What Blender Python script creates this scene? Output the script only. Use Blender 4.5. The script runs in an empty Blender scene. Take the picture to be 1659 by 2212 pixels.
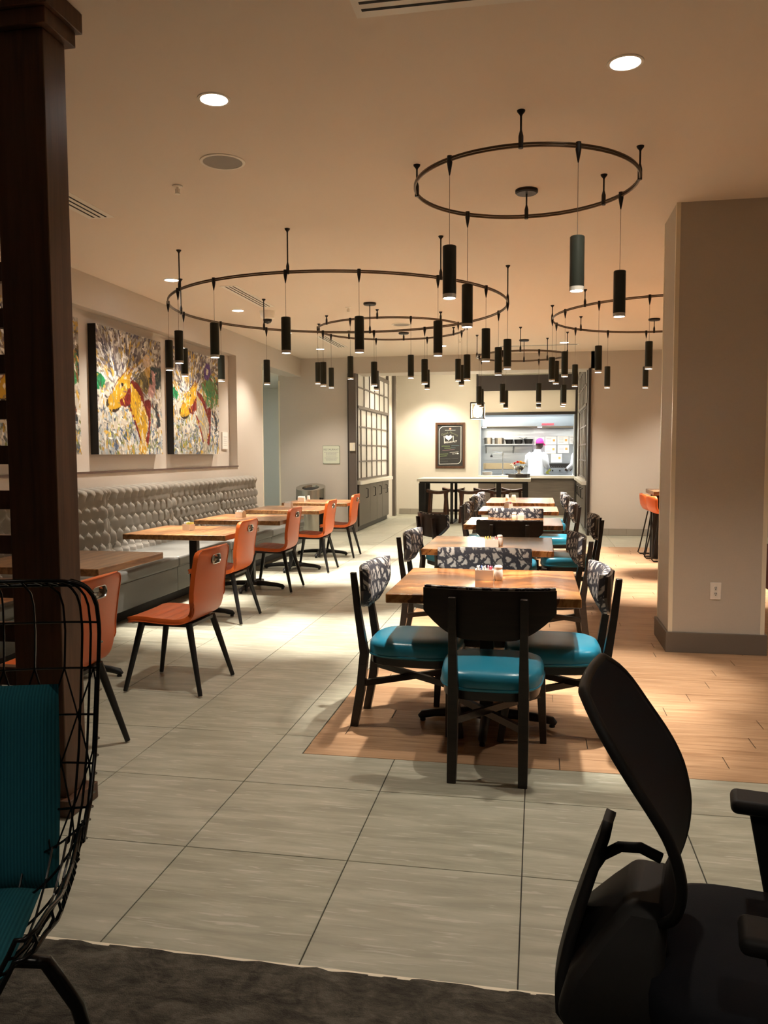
import bpy, bmesh, math, random
import numpy as np
from mathutils import Matrix, Vector
random.seed(7)
rng = np.random.default_rng(11)
S = bpy.context.scene
COL = S.collection
PI = math.pi

# ------------------------------------------------------------------ camera
YAW, PITCH, ROLL, FPX, CAMH = 0.184376686, 0.071269, 0.00377976, 1774.71, 1.45
def camera():
    cy, sy = math.cos(YAW), math.sin(YAW)
    f = Vector((-sy*math.cos(PITCH), cy*math.cos(PITCH), -math.sin(PITCH)))
    r = Vector((cy, sy, 0)); d = f.cross(r)
    cr, sr = math.cos(ROLL), math.sin(ROLL)
    r2 = r*cr + d*sr; d2 = d*cr - r*sr
    M = Matrix(((r2.x, -d2.x, -f.x, 0), (r2.y, -d2.y, -f.y, 0), (r2.z, -d2.z, -f.z, CAMH), (0, 0, 0, 1)))
    cd = bpy.data.cameras.new('camera'); co = bpy.data.objects.new('camera', cd); COL.objects.link(co)
    cd.sensor_fit = 'HORIZONTAL'; cd.sensor_width = 36; cd.lens = FPX/1659*36
    cd.clip_start = 0.05; cd.clip_end = 200
    co.matrix_world = M; S.camera = co
camera()

# ------------------------------------------------------------------ world, exposure, general lights
W = bpy.data.worlds.new('world'); S.world = W; W.use_nodes = True
W.node_tree.nodes['Background'].inputs[0].default_value = (0.9, 0.75, 0.6, 1)
W.node_tree.nodes['Background'].inputs[1].default_value = 0.0
S.view_settings.view_transform = 'Standard'; S.view_settings.look = 'None'
S.view_settings.exposure = 2.0; S.view_settings.gamma = 1.0
S.view_settings.use_curve_mapping = False
S.cycles.use_denoising = True
S.cycles.max_bounces = 6; S.cycles.diffuse_bounces = 4; S.cycles.glossy_bounces = 3; S.cycles.transmission_bounces = 3
S.cycles.sample_clamp_indirect = 6.0
S.cycles.use_adaptive_sampling = True; S.cycles.adaptive_threshold = 0.05
S.cycles.caustics_reflective = False; S.cycles.caustics_refractive = False

PEND_W, PEND_COL, PEND_ANG = 84.0, (1.0, 0.90, 0.785), 47
CAN_W, CAN_COL, CAN_ANG = 48.0, (1.0, 0.885, 0.745), 105
def spot(name, loc, power, color, angle, blend=0.5, radius=0.03, aim=None):
    l = bpy.data.lights.new(name, 'SPOT'); l.energy = power; l.color = color
    l.spot_size = math.radians(angle); l.spot_blend = blend; l.shadow_soft_size = radius
    o = bpy.data.objects.new(name, l); COL.objects.link(o); o.location = loc
    if aim is not None:
        o.rotation_euler = (Vector(aim)-Vector(loc)).to_track_quat('-Z', 'Y').to_euler()
    return o
def area(name, loc, sx, sy, power, color, rot=(0, 0, 0)):
    l = bpy.data.lights.new(name, 'AREA'); l.shape = 'RECTANGLE'; l.size = sx; l.size_y = sy
    l.energy = power; l.color = color
    o = bpy.data.objects.new(name, l); COL.objects.link(o); o.location = loc; o.rotation_euler = rot
    return o
# kitchen fluorescent fittings, corridor fitting (their housings are built further down)
area('kitchen_light', (-0.3, 20.3, 2.84), 2.6, 0.5, 11, (0.88, 0.97, 1.0))
area('corridor_light', (-6.55, 14.6, 2.86), 0.5, 0.9, 3.0, (0.76, 0.95, 0.82))
ZC = 3.2

# ------------------------------------------------------------------ helpers
class MB:
    def __init__(s): s.v = []; s.f = []; s.m = []
    def add(s, vs, fs, mat=0):
        b = len(s.v); s.v += [tuple(p) for p in vs]; s.f += [tuple(i+b for i in f) for f in fs]; s.m += [mat]*len(fs); return s
    def box(s, x0, x1, y0, y1, z0, z1, mat=0):
        vs = [(x0,y0,z0),(x1,y0,z0),(x1,y1,z0),(x0,y1,z0),(x0,y0,z1),(x1,y0,z1),(x1,y1,z1),(x0,y1,z1)]
        return s.add(vs, [(0,3,2,1),(4,5,6,7),(0,1,5,4),(1,2,6,5),(2,3,7,6),(3,0,4,7)], mat)
    def bar(s, p, q, w, h, w2=None, h2=None, up=(0,0,1), mat=0):
        # tapered rectangular bar from p to q; w across, h along 'up'
        w2 = w if w2 is None else w2; h2 = h if h2 is None else h2
        p, q = Vector(p), Vector(q); d = (q-p).normalized(); u = Vector(up)
        a = d.cross(u)
        if a.length < 1e-4: a = d.cross(Vector((0,1,0)))
        a.normalize(); b = a.cross(d).normalized()
        vs = []
        for c, ww, hh in ((p, w, h), (q, w2, h2)):
            for i, j in ((-1,-1),(1,-1),(1,1),(-1,1)): vs.append(c + a*(i*ww/2) + b*(j*hh/2))
        return s.add(vs, [(0,1,2,3),(7,6,5,4),(0,4,5,1),(1,5,6,2),(2,6,7,3),(3,7,4,0)], mat)
    def tube(s, pts, r, n=8, closed=False, mat=0):
        P = [Vector(p) for p in pts]; k = len(P); R = r if hasattr(r, '__len__') else [r]*k
        T = []
        for i in range(k):
            a = P[(i-1) % k] if (closed or i > 0) else P[i]; b = P[(i+1) % k] if (closed or i < k-1) else P[i]
            t = (b-a); T.append(t.normalized() if t.length > 1e-9 else Vector((0,0,1)))
        u = T[0].orthogonal().normalized(); vs = []
        for i in range(k):
            u = (u - T[i]*u.dot(T[i]))
            u = u.normalized() if u.length > 1e-6 else T[i].orthogonal().normalized()
            w = T[i].cross(u)
            for j in range(n):
                a = 2*PI*j/n; vs.append(P[i] + (u*math.cos(a) + w*math.sin(a))*R[i])
        fs = []
        for i in range(k if closed else k-1):
            i2 = (i+1) % k
            for j in range(n): fs.append((i*n+j, i*n+(j+1) % n, i2*n+(j+1) % n, i2*n+j))
        if not closed: fs += [tuple(range(n-1, -1, -1)), tuple(range((k-1)*n, k*n))]
        return s.add(vs, fs, mat)
    def lathe(s, prof, n=24, c=(0,0,0), sx=1, sy=1, a0=0, a1=2*PI, mat=0):
        full = abs(a1-a0-2*PI) < 1e-6; m = n if full else n+1; vs = []; k = len(prof)
        for r, z in prof:
            for j in range(m):
                a = a0+(a1-a0)*j/n; vs.append((c[0]+r*sx*math.cos(a), c[1]+r*sy*math.sin(a), c[2]+z))
        fs = []
        for i in range(k-1):
            for j in range(n): 
                j2 = (j+1) % m
                fs.append((i*m+j, i*m+j2, (i+1)*m+j2, (i+1)*m+j))
        if prof[0][0] > 1e-6: fs.append(tuple(range(m-1, -1, -1)))
        if prof[-1][0] > 1e-6: fs.append(tuple(range((k-1)*m, k*m)))
        return s.add(vs, fs, mat)
    def prism(s, poly, d0, d1, axis='z', mat=0):
        # poly: 2D points; extruded between d0 and d1 along axis
        def P(a, b, d): return {'z': (a,b,d), 'y': (a,d,b), 'x': (d,a,b)}[axis]
        n = len(poly); vs = [P(a,b,d0) for a,b in poly] + [P(a,b,d1) for a,b in poly]
        fs = [tuple(range(n)), tuple(range(2*n-1, n-1, -1))] + [(i, i+n, (i+1) % n+n, (i+1) % n) for i in range(n)]
        return s.add(vs, fs, mat)
    def layers(s, rings, cap=True, mat=0):
        n = len(rings[0]); vs = [p for r in rings for p in r]; fs = []
        for i in range(len(rings)-1):
            for j in range(n): fs.append((i*n+j, i*n+(j+1) % n, (i+1)*n+(j+1) % n, (i+1)*n+j))
        if cap: fs += [tuple(range(n-1, -1, -1)), tuple(range((len(rings)-1)*n, len(rings)*n))]
        return s.add(vs, fs, mat)
    def grid(s, P, mat=0):
        nu, nv = len(P), len(P[0]); vs = [p for row in P for p in row]
        return s.add(vs, [(i*nv+j, (i+1)*nv+j, (i+1)*nv+j+1, i*nv+j+1) for i in range(nu-1) for j in range(nv-1)], mat)
    def mesh(s, name, smooth=None):
        me = bpy.data.meshes.new(name); me.from_pydata(s.v, [], s.f); me.validate()
        bm = bmesh.new(); bm.from_mesh(me); bmesh.ops.recalc_face_normals(bm, faces=bm.faces); bm.to_mesh(me); bm.free()
        if len(set(s.m)) > 1 and len(me.polygons) == len(s.m): me.polygons.foreach_set('material_index', s.m)
        if smooth is not None:
            me.polygons.foreach_set('use_smooth', [True]*len(me.polygons))
            me.set_sharp_from_angle(angle=math.radians(smooth))
        me.update(); return me
    def build(s, name, mat, parent=None, smooth=None, bevel=0, loc=None, seg=2):
        me = s.mesh(name, smooth); return link(name, me, mat, parent, bevel, loc, seg)
def link(name, me, mat, parent=None, bevel=0, loc=None, seg=2):
    for mm in (mat if isinstance(mat, (list, tuple)) else [mat]):
        if mm is not None: me.materials.append(mm)
    o = bpy.data.objects.new(name, me); COL.objects.link(o)
    if parent is not None: o.parent = parent
    if loc is not None: o.location = loc
    if bevel:
        b = o.modifiers.new('bevel', 'BEVEL'); b.width = bevel; b.segments = seg; b.limit_method = 'ANGLE'; b.angle_limit = math.radians(35)
        b.harden_normals = False
        me.polygons.foreach_set('use_smooth', [True]*len(me.polygons)); me.set_sharp_from_angle(angle=math.radians(50))
    return o
def child(name, me, parent, loc=(0,0,0), rotz=0):
    o = bpy.data.objects.new(name, me); COL.objects.link(o); o.parent = parent; o.location = loc; o.rotation_euler = (0,0,rotz); return o
def thing(name, label, cat, loc=(0,0,0), rotz=0, group=None):
    o = bpy.data.objects.new(name, None); COL.objects.link(o); o.empty_display_size = 0.1
    o.location = loc; o.rotation_euler = (0,0,rotz); tag(o, label, cat, group); return o
def tag(o, label=None, cat=None, group=None, kind=None):
    if label: o['label'] = label
    if cat: o['category'] = cat
    if group: o['group'] = group
    if kind: o['kind'] = kind
    return o
def struct(o, label=None): o['kind'] = 'structure'; o['label'] = label if label else o.name.replace('_', ' '); return o
def dup(root, loc, rotz, label):
    def cp(o, par):
        c = o.copy(); COL.objects.link(c); c.parent = par
        for ch in o.children: cp(ch, c)
        return c
    r = cp(root, None); r.location = loc; r.rotation_euler = (0,0,rotz); r['label'] = label; return r
def bake(o):
    # apply modifiers to the mesh so copies can share it
    dg = bpy.context.evaluated_depsgraph_get(); me = bpy.data.meshes.new_from_object(o.evaluated_get(dg))
    o.modifiers.clear(); o.data = me; return o
def textmesh(txt, size, extrude=0.0005, align='CENTER'):
    c = bpy.data.curves.new('text', 'FONT'); c.body = txt; c.size = size; c.extrude = extrude; c.align_x = align; c.align_y = 'CENTER'; c.resolution_u = 3
    o = bpy.data.objects.new('text', c); COL.objects.link(o)
    dg = bpy.context.evaluated_depsgraph_get(); dg.update()
    me = bpy.data.meshes.new_from_object(o.evaluated_get(dg)); bpy.data.objects.remove(o); return me

# ------------------------------------------------------------------ materials
MAT = {}
class N:
    def __init__(s, name):
        s.m = bpy.data.materials.new(name); s.m.use_nodes = True; s.t = s.m.node_tree; s.b = s.t.nodes['Principled BSDF']; MAT[name] = s.m
    def n(s, typ, **kw):
        x = s.t.nodes.new(typ)
        for k, v in kw.items():
            if k.startswith('i_'):
                key = k[2:]; key = int(key) if key.isdigit() else key.replace('_', ' ')
                x.inputs[key].default_value = v
            else: setattr(x, k, v)
        return x
    def l(s, a, b): s.t.links.new(a, b)
    def pos(s, scale=(1,1,1), space='world', rot=(0,0,0)):
        if space == 'world': src = s.n('ShaderNodeNewGeometry').outputs['Position']
        else: src = s.n('ShaderNodeTexCoord').outputs['Object']
        mp = s.n('ShaderNodeMapping'); mp.inputs['Scale'].default_value = scale; mp.inputs['Rotation'].default_value = rot
        s.l(src, mp.inputs['Vector']); return mp.outputs['Vector']
    def noise(s, vec, scale, detail=4, rough=0.55, dist=0):
        x = s.n('ShaderNodeTexNoise'); x.inputs['Scale'].default_value = scale; x.inputs['Detail'].default_value = detail
        x.inputs['Roughness'].default_value = rough; x.inputs['Distortion'].default_value = dist
        s.l(vec, x.inputs['Vector']); return x.outputs['Fac']
    def ramp(s, fac, stops, interp='LINEAR'):
        x = s.n('ShaderNodeValToRGB'); cr = x.color_ramp; cr.interpolation = interp
        while len(cr.elements) < len(stops): cr.elements.new(0.5)
        for e, (p, c) in zip(cr.elements, stops): e.position = p; e.color = (*c, 1) if len(c) == 3 else c
        s.l(fac, x.inputs['Fac']); return x.outputs['Color']
    def mix(s, fac, a, b, typ='MIX'):
        x = s.n('ShaderNodeMix', data_type='RGBA', blend_type=typ)
        for sock, val in ((x.inputs[0], fac), (x.inputs[6], a), (x.inputs[7], b)):
            if hasattr(val, 'is_output'): s.l(val, sock)
            elif isinstance(val, (int, float)): sock.default_value = val
            else: sock.default_value = (*val, 1)
        return x.outputs[2]
    def math(s, op, a, b=0):
        x = s.n('ShaderNodeMath', operation=op)
        for k, val in enumerate((a, b)):
            if hasattr(val, 'is_output'): s.l(val, x.inputs[k])
            else: x.inputs[k].default_value = val
        return x.outputs[0]
    def bump(s, h, strength=0.3, dist=0.01):
        x = s.n('ShaderNodeBump'); x.inputs['Strength'].default_value = strength; x.inputs['Distance'].default_value = dist
        s.l(h, x.inputs['Height']); s.l(x.outputs['Normal'], s.b.inputs['Normal'])
    def set(s, color=None, rough=None, metal=None, spec=None, emit=None, estr=None, coat=None, trans=None, ior=None, sheen=None):
        b = s.b.inputs
        if color is not None:
            if hasattr(color, 'is_output'): s.l(color, b['Base Color'])
            else: b['Base Color'].default_value = (*color, 1)
        if rough is not None:
            if hasattr(rough, 'is_output'): s.l(rough, b['Roughness'])
            else: b['Roughness'].default_value = rough
        if metal is not None: b['Metallic'].default_value = metal
        if spec is not None: b['Specular IOR Level'].default_value = spec
        if emit is not None: b['Emission Color'].default_value = (*emit, 1); b['Emission Strength'].default_value = estr
        if coat is not None: b['Coat Weight'].default_value = coat; b['Coat Roughness'].default_value = 0.12
        if trans is not None: b['Transmission Weight'].default_value = trans
        if ior is not None: b['IOR'].default_value = ior
        if sheen is not None: b['Sheen Weight'].default_value = sheen
        return s.m
def plain(name, color, rough=0.5, metal=0, **kw): return N(name).set(color, rough, metal, **kw)

# painted plaster / woven vinyl wall covering
def m_wall(name, col, weave=0.12):
    a = N(name); v = a.pos((1,1,1)); n1 = a.noise(v, 3, 3); n2 = a.noise(a.pos((40,40,420)), 1, 2); n3 = a.noise(a.pos((420,420,40)), 1, 2)
    s = a.math('ADD', n2, n3); c = a.mix(a.math('MULTIPLY', n1, 0.25), col, tuple(x*0.86 for x in col))
    c2 = a.mix(a.math('MULTIPLY', s, weave), c, tuple(x*0.6 for x in col)); return a.set(c2, 0.75, spec=0.25)
m_wall('wall', (0.62, 0.57, 0.51)); m_wall('wall_light', (0.72, 0.68, 0.60)); m_wall('column', (0.56, 0.51, 0.44), 0.2)
a = N('ceiling'); a.set((0.82, 0.73, 0.635), 0.85, spec=0.15)
plain('white_paint', (0.76, 0.72, 0.64), 0.5); plain('cream_panel', (0.78, 0.72, 0.62), 0.55)
plain('vent_white', (0.86, 0.82, 0.74), 0.5); plain('corner_guard', (0.80, 0.73, 0.58), 0.4)
plain('black_gap', (0.008, 0.007, 0.006), 0.8); plain('speaker_grille', (0.30, 0.28, 0.25), 0.6)
# porcelain tile with streaks along x
a = N('tile'); g = a.n('ShaderNodeObjectInfo')
p1 = a.pos((1.0, 6.5, 1)); n1 = a.noise(p1, 2.6, 6, 0.62, 0.4); n2 = a.noise(a.pos((1.3, 1.3, 1)), 2.2, 4); p3 = a.pos((2.6, 26, 1)); n3 = a.noise(p3, 2.2, 3, 0.5, 0.6)
n4 = a.noise(a.pos((14, 30, 1)), 2, 4)
base = a.ramp(n1, [(0.36, (0.275, 0.275, 0.205)), (0.5, (0.365, 0.364, 0.278)), (0.62, (0.46, 0.458, 0.360))])
base = a.mix(a.math('MULTIPLY', n2, 0.5), base, (0.315, 0.31, 0.24)); base = a.mix(a.math('MULTIPLY', n4, 0.22), base, (0.28, 0.265, 0.225))
fl = a.ramp(n3, [(0.600, (0,0,0)), (0.66, (1,1,1))]); base = a.mix(a.math('MULTIPLY', fl, 0.36), base, (0.66, 0.64, 0.57))
base = a.mix(a.math('MULTIPLY', g.outputs['Random'], 0.16), base, (0.52, 0.49, 0.43))
a.set(base, 0.42, spec=0.35)
plain('grout', (0.06, 0.055, 0.048), 0.9)
# wood-look planks
a = N('plank'); g = a.n('ShaderNodeObjectInfo'); v = a.pos((1.2, 22, 1)); n1 = a.noise(v, 2.0, 6, 0.6, 0.8); n2 = a.noise(a.pos((6, 160, 1)), 1, 3)
c = a.ramp(n1, [(0.36, (0.27, 0.150, 0.078)), (0.5, (0.39, 0.235, 0.130)), (0.64, (0.49, 0.315, 0.185))])
c = a.mix(a.math('MULTIPLY', n2, 0.35), c, (0.27, 0.14, 0.065)); c = a.mix(a.math('MULTIPLY', g.outputs['Random'], 0.4), c, (0.48, 0.305, 0.180)); a.set(c, 0.42, spec=0.35)
# table top wood: figured arcs
a = N('table_wood'); tc = a.pos((1,1,1), 'obj'); g = a.n('ShaderNodeObjectInfo')
sx = a.n('ShaderNodeSeparateXYZ'); a.l(tc, sx.inputs[0]); ax = a.math('ABSOLUTE', sx.outputs[0])
xx = a.math('SUBTRACT', ax, 0.30); yy = a.math('MULTIPLY', sx.outputs[1], 0.55); yy = a.math('SUBTRACT', yy, -0.34)
r = a.math('SQRT', a.math('ADD', a.math('MULTIPLY', xx, xx), a.math('MULTIPLY', yy, yy)))
nz = a.noise(a.pos((3,3,3), 'obj'), 1.6, 4, 0.6, 0.5); rr = a.math('ADD', a.math('MULTIPLY', r, 9), a.math('MULTIPLY', nz, 2.0))
w1 = a.noise(a.pos((1,1,1), 'obj'), 1, 0); cmb = a.n('ShaderNodeCombineXYZ'); a.l(rr, cmb.inputs[0]); a.l(g.outputs['Random'], cmb.inputs[1])
st = a.noise(cmb.outputs[0], 2.4, 5, 0.65); fine = a.noise(a.pos((30, 220, 30), 'obj'), 1, 3)
c = a.ramp(st, [(0.40, (0.070, 0.022, 0.006)), (0.47, (0.18, 0.064, 0.016)), (0.52, (0.29, 0.110, 0.028)), (0.60, (0.42, 0.190, 0.055))])
c = a.mix(a.math('MULTIPLY', fine, 0.25), c, (0.22, 0.10, 0.04)); a.set(c, 0.26, spec=0.5, coat=0.35)
a = N('table_wood_plain'); g = a.n('ShaderNodeObjectInfo'); n1 = a.noise(a.pos((18, 1.4, 18), 'obj'), 1.5, 6, 0.6, 0.7); n2 = a.noise(a.pos((160, 8, 160), 'obj'), 1, 3)
c = a.ramp(n1, [(0.38, (0.13, 0.055, 0.019)), (0.5, (0.24, 0.108, 0.038)), (0.62, (0.33, 0.165, 0.062))]); c = a.mix(a.math('MULTIPLY', n2, 0.3), c, (0.2, 0.09, 0.035)); a.set(c, 0.3, spec=0.5, coat=0.25)
# espresso stained wood
a = N('espresso'); n1 = a.noise(a.pos((3, 3, 26)), 2, 4); c = a.ramp(n1, [(0.3, (0.011, 0.007, 0.005)), (0.7, (0.024, 0.015, 0.011))]); a.set(c, 0.34, spec=0.45)
a = N('dark_brown_wood'); n1 = a.noise(a.pos((14, 14, 0.9)), 2, 5, 0.6, 0.4); c = a.ramp(n1, [(0.3, (0.050, 0.022, 0.011)), (0.7, (0.115, 0.052, 0.026))]); a.set(c, 0.42, spec=0.4)
a = N('stool_wood'); n1 = a.noise(a.pos((14, 14, 3)), 2, 4); c = a.ramp(n1, [(0.3, (0.07, 0.026, 0.014)), (0.7, (0.15, 0.06, 0.03))]); a.set(c, 0.35, spec=0.4)
plain('black_metal', (0.012, 0.011, 0.011), 0.42, 0.3); plain('cast_black', (0.010, 0.010, 0.010), 0.5, 0.2); plain('pendant_black', (0.022, 0.026, 0.020), 0.33, 0.25)
plain('bronze_rail', (0.13, 0.09, 0.06), 0.32, 0.85); plain('cable', (0.16, 0.13, 0.10), 0.4, 0.4)
plain('steel', (0.55, 0.55, 0.53), 0.25, 1.0); plain('frosted_ring', (0.55, 0.52, 0.46), 0.3, 0.2)
a = N('brushed_steel'); n1 = a.noise(a.pos((1.5, 1.5, 90)), 2, 3); a.bump(n1, 0.08, 0.002); a.set((0.52, 0.50, 0.45), 0.26, 1.0)
a = N('kitchen_steel'); n1 = a.noise(a.pos((0.9, 0.9, 5)), 1.3, 2); a.bump(n1, 0.18, 0.03); a.set((0.33, 0.36, 0.385), 0.30, 0.75)
plain('lamp_glow', (1, 0.95, 0.85), 0.5, emit=(1.0, 0.92, 0.80), estr=14.0); plain('can_glow', (1, 0.95, 0.88), 0.5, emit=(1.0, 0.93, 0.85), estr=9.0)
plain('tube_glow', (1, 1, 1), 0.5, emit=(0.88, 0.97, 1.0), estr=6.0); plain('bulb_glow', (1, 0.9, 0.7), 0.5, emit=(1.0, 0.86, 0.62), estr=22.0)
# upholstery
a = N('orange_vinyl'); n1 = a.noise(a.pos((1,1,1), 'obj'), 260, 2); a.bump(n1, 0.12, 0.001); a.set((0.60, 0.115, 0.020), 0.42, spec=0.4)
a = N('teal_vinyl'); n1 = a.noise(a.pos((1,1,1), 'obj'), 220, 2); a.bump(n1, 0.1, 0.001); a.set((0.018, 0.195, 0.30), 0.30, spec=0.5)
a = N('shibori'); tc = a.pos((1,1,1), 'obj')
sx = a.n('ShaderNodeSeparateXYZ'); a.l(tc, sx.inputs[0]); cb = a.n('ShaderNodeCombineXYZ'); a.l(sx.outputs[0], cb.inputs[0]); a.l(sx.outputs[2], cb.inputs[1])
nz = a.n('ShaderNodeTexNoise'); nz.inputs['Scale'].default_value = 34; nz.inputs['Detail'].default_value = 3; a.l(cb.outputs[0], nz.inputs['Vector'])
def tri(val, per, off=0.0):
    x = a.math('FRACT', a.math('ADD', a.math('MULTIPLY', val, 1/per), off)); return a.math('ABSOLUTE', a.math('SUBTRACT', x, 0.5))   # 0 at centre of cell
PX = 0.074; jit = a.math('MULTIPLY', a.math('SUBTRACT', nz.outputs['Fac'], 0.5), 0.030)
X = a.math('ADD', a.math('ADD', sx.outputs[0], jit), a.math('MULTIPLY', sx.outputs[1], 0.5)); Zv = a.math('ADD', a.math('ADD', sx.outputs[2], jit), sx.outputs[1])
tx, tz = tri(X, PX, 0.5), tri(Zv, PX, 0.1); d1 = tri(a.math('ADD', X, Zv), PX*1.0, 0.1); d2 = tri(a.math('SUBTRACT', X, Zv), PX*1.0, 0.4)
lin = a.math('MINIMUM', a.math('MINIMUM', tx, tz), a.math('MINIMUM', d1, d2)); big = a.noise(cb.outputs[0], 16, 3)
mask = a.ramp(a.math('ADD', lin, a.math('MULTIPLY', a.math('SUBTRACT', big, 0.5), 0.34)), [(0.085, (0,0,0)), (0.17, (1,1,1))])
c = a.mix(mask, (0.045, 0.045, 0.055), (0.46, 0.44, 0.41)); a.set(c, 0.85, spec=0.2)
a = N('tuft_grey'); n1 = a.noise(a.pos((1,1,1), 'obj'), 500, 2); a.bump(n1, 0.1, 0.001); a.set((0.30, 0.28, 0.245), 0.75, spec=0.25, sheen=0.2)
a = N('grey_vinyl'); n1 = a.noise(a.pos((1,1,1)), 200, 2); a.bump(n1, 0.08, 0.001); a.set((0.125, 0.125, 0.115), 0.42, spec=0.4)
plain('toe_dark', (0.02, 0.019, 0.018), 0.6)
a = N('teal_corduroy'); v = a.pos((1,1,1), 'obj'); sx = a.n('ShaderNodeSeparateXYZ'); a.l(v, sx.inputs[0]); wv = a.math('SINE', a.math('MULTIPLY', sx.outputs[0], 2*PI/0.0062)); n1 = a.noise(v, 120, 3)
a.bump(a.math('ADD', wv, n1), 0.35, 0.001); c = a.mix(a.math('MULTIPLY', a.math('ADD', wv, 1), 0.5), (0.012, 0.092, 0.120), (0.017, 0.128, 0.165)); a.set(c, 0.9, spec=0.15)
a = N('carpet'); v = a.pos((1,1,1)); n1 = a.noise(v, 7, 5, 0.7, 1.2); n2 = a.noise(v, 240, 2); n3 = a.noise(a.pos((3, 9, 1)), 5, 4, 0.6, 1)
c = a.ramp(a.math('ADD', a.math('MULTIPLY', n1, 0.6), a.math('MULTIPLY', n3, 0.4)), [(0.38, (0.045, 0.040, 0.033)), (0.5, (0.10, 0.09, 0.072)), (0.62, (0.17, 0.155, 0.125))])
c = a.mix(a.math('MULTIPLY', n2, 0.5), c, (0.03, 0.026, 0.02)); a.bump(n2, 0.8, 0.006); a.set(c, 0.95, spec=0.1)
a = N('chair_mesh'); v = a.pos((1,1,1), 'obj'); n1 = a.noise(v, 500, 1); a.bump(n1, 0.3, 0.001); a.set((0.010, 0.011, 0.015), 0.8, spec=0.15)
plain('chair_black', (0.009, 0.009, 0.009), 0.6, spec=0.3); plain('chair_grey', (0.016, 0.015, 0.014), 0.6, spec=0.3)
plain('wire_black', (0.010, 0.010, 0.010), 0.25, 0.5); plain('base_tile', (0.33, 0.30, 0.25), 0.5); plain('base_dark', (0.15, 0.125, 0.10), 0.5)
plain('trim_grey', (0.115, 0.095, 0.082), 0.42); plain('trim_black', (0.016, 0.011, 0.009), 0.45); plain('cabinet', (0.115, 0.098, 0.080), 0.45)
a = N('frosted_pane'); a.set((0.80, 0.80, 0.77), 0.22, spec=0.5)
plain('quartz', (0.74, 0.71, 0.64), 0.28); plain('header_wood', (0.030, 0.020, 0.016), 0.45)
a = N('bar_front'); n1 = a.noise(a.pos((2, 2, 60)), 1.5, 4); c = a.ramp(n1, [(0.3, (0.10, 0.08, 0.065)), (0.7, (0.165, 0.135, 0.11))]); a.set(c, 0.5)
plain('ceramic', (0.80, 0.74, 0.66), 0.2); plain('paper_white', (0.80, 0.79, 0.76), 0.6); plain('paper_pink', (0.75, 0.10, 0.18), 0.6); plain('paper_blue', (0.10, 0.16, 0.42), 0.6); plain('paper_yellow', (0.72, 0.66, 0.16), 0.6); plain('print_grey', (0.42, 0.42, 0.42), 0.7); plain('print_orange', (0.8, 0.36, 0.10), 0.7)
plain('chalkboard', (0.022, 0.022, 0.022), 0.65); plain('chalk_white', (0.86, 0.85, 0.80), 0.9); plain('chalk_green', (0.30, 0.42, 0.16), 0.9); plain('chalk_olive', (0.20, 0.21, 0.13), 0.9); plain('chalk_blue', (0.16, 0.26, 0.30), 0.9); plain('chalk_pink', (0.34, 0.20, 0.22), 0.9); plain('chalk_grey', (0.16, 0.16, 0.15), 0.9); plain('logo_red', (0.75, 0.28, 0.20), 0.7)
plain('sign_plate', (0.66, 0.70, 0.58), 0.45); plain('sign_edge', (0.16, 0.20, 0.13), 0.4); plain('sign_text', (0.20, 0.22, 0.20), 0.6)
plain('outlet_white', (0.80, 0.76, 0.70), 0.35); plain('slot_dark', (0.03, 0.025, 0.02), 0.6); plain('skin', (0.055, 0.028, 0.018), 0.5); plain('coat_white', (0.86, 0.88, 0.92), 0.8); plain('cap_pink', (0.80, 0.03, 0.26), 0.7); plain('trousers', (0.02, 0.02, 0.025), 0.8); plain('hair', (0.012, 0.01, 0.009), 0.7); plain('glove_yellow', (0.62, 0.66, 0.12), 0.5)
plain('pan_iron', (0.02, 0.018, 0.016), 0.45, 0.6); plain('pot_alu', (0.42, 0.36, 0.28), 0.35, 0.9); plain('grill_stain', (0.38, 0.30, 0.18), 0.4, 0.6); plain('petal_red', (0.55, 0.01, 0.02), 0.6); plain('petal_yellow', (0.85, 0.45, 0.02), 0.6); plain('petal_white', (0.85, 0.82, 0.78), 0.6); plain('leaf', (0.04, 0.12, 0.03), 0.6); plain('silver', (0.75, 0.74, 0.72), 0.12, 1.0); plain('sticker_red', (0.7, 0.03, 0.04), 0.6); plain('kitchen_wall', (0.50, 0.56, 0.60), 0.5); plain('maroon', (0.12, 0.02, 0.025), 0.7); plain('dome_dark', (0.02, 0.02, 0.02), 0.08); plain('canvas_black', (0.010, 0.009, 0.008), 0.7); plain('sill_brown', (0.10, 0.055, 0.04), 0.5)
a = N('painting'); at = a.n('ShaderNodeAttribute', attribute_name='Col'); n1 = a.noise(a.pos((1,1,1)), 90, 3); a.bump(n1, 0.25, 0.003); a.set(at.outputs['Color'], 0.6, spec=0.12)
a = N('lantern_glass'); a.set((1, 0.97, 0.9), 0.02, trans=1.0, ior=1.02, spec=0.2)

for m_ in MAT.values():
    if m_.name.endswith('glow'): m_.cycles.emission_sampling = 'NONE'      # the lamps themselves carry the light
M = MAT
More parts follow.
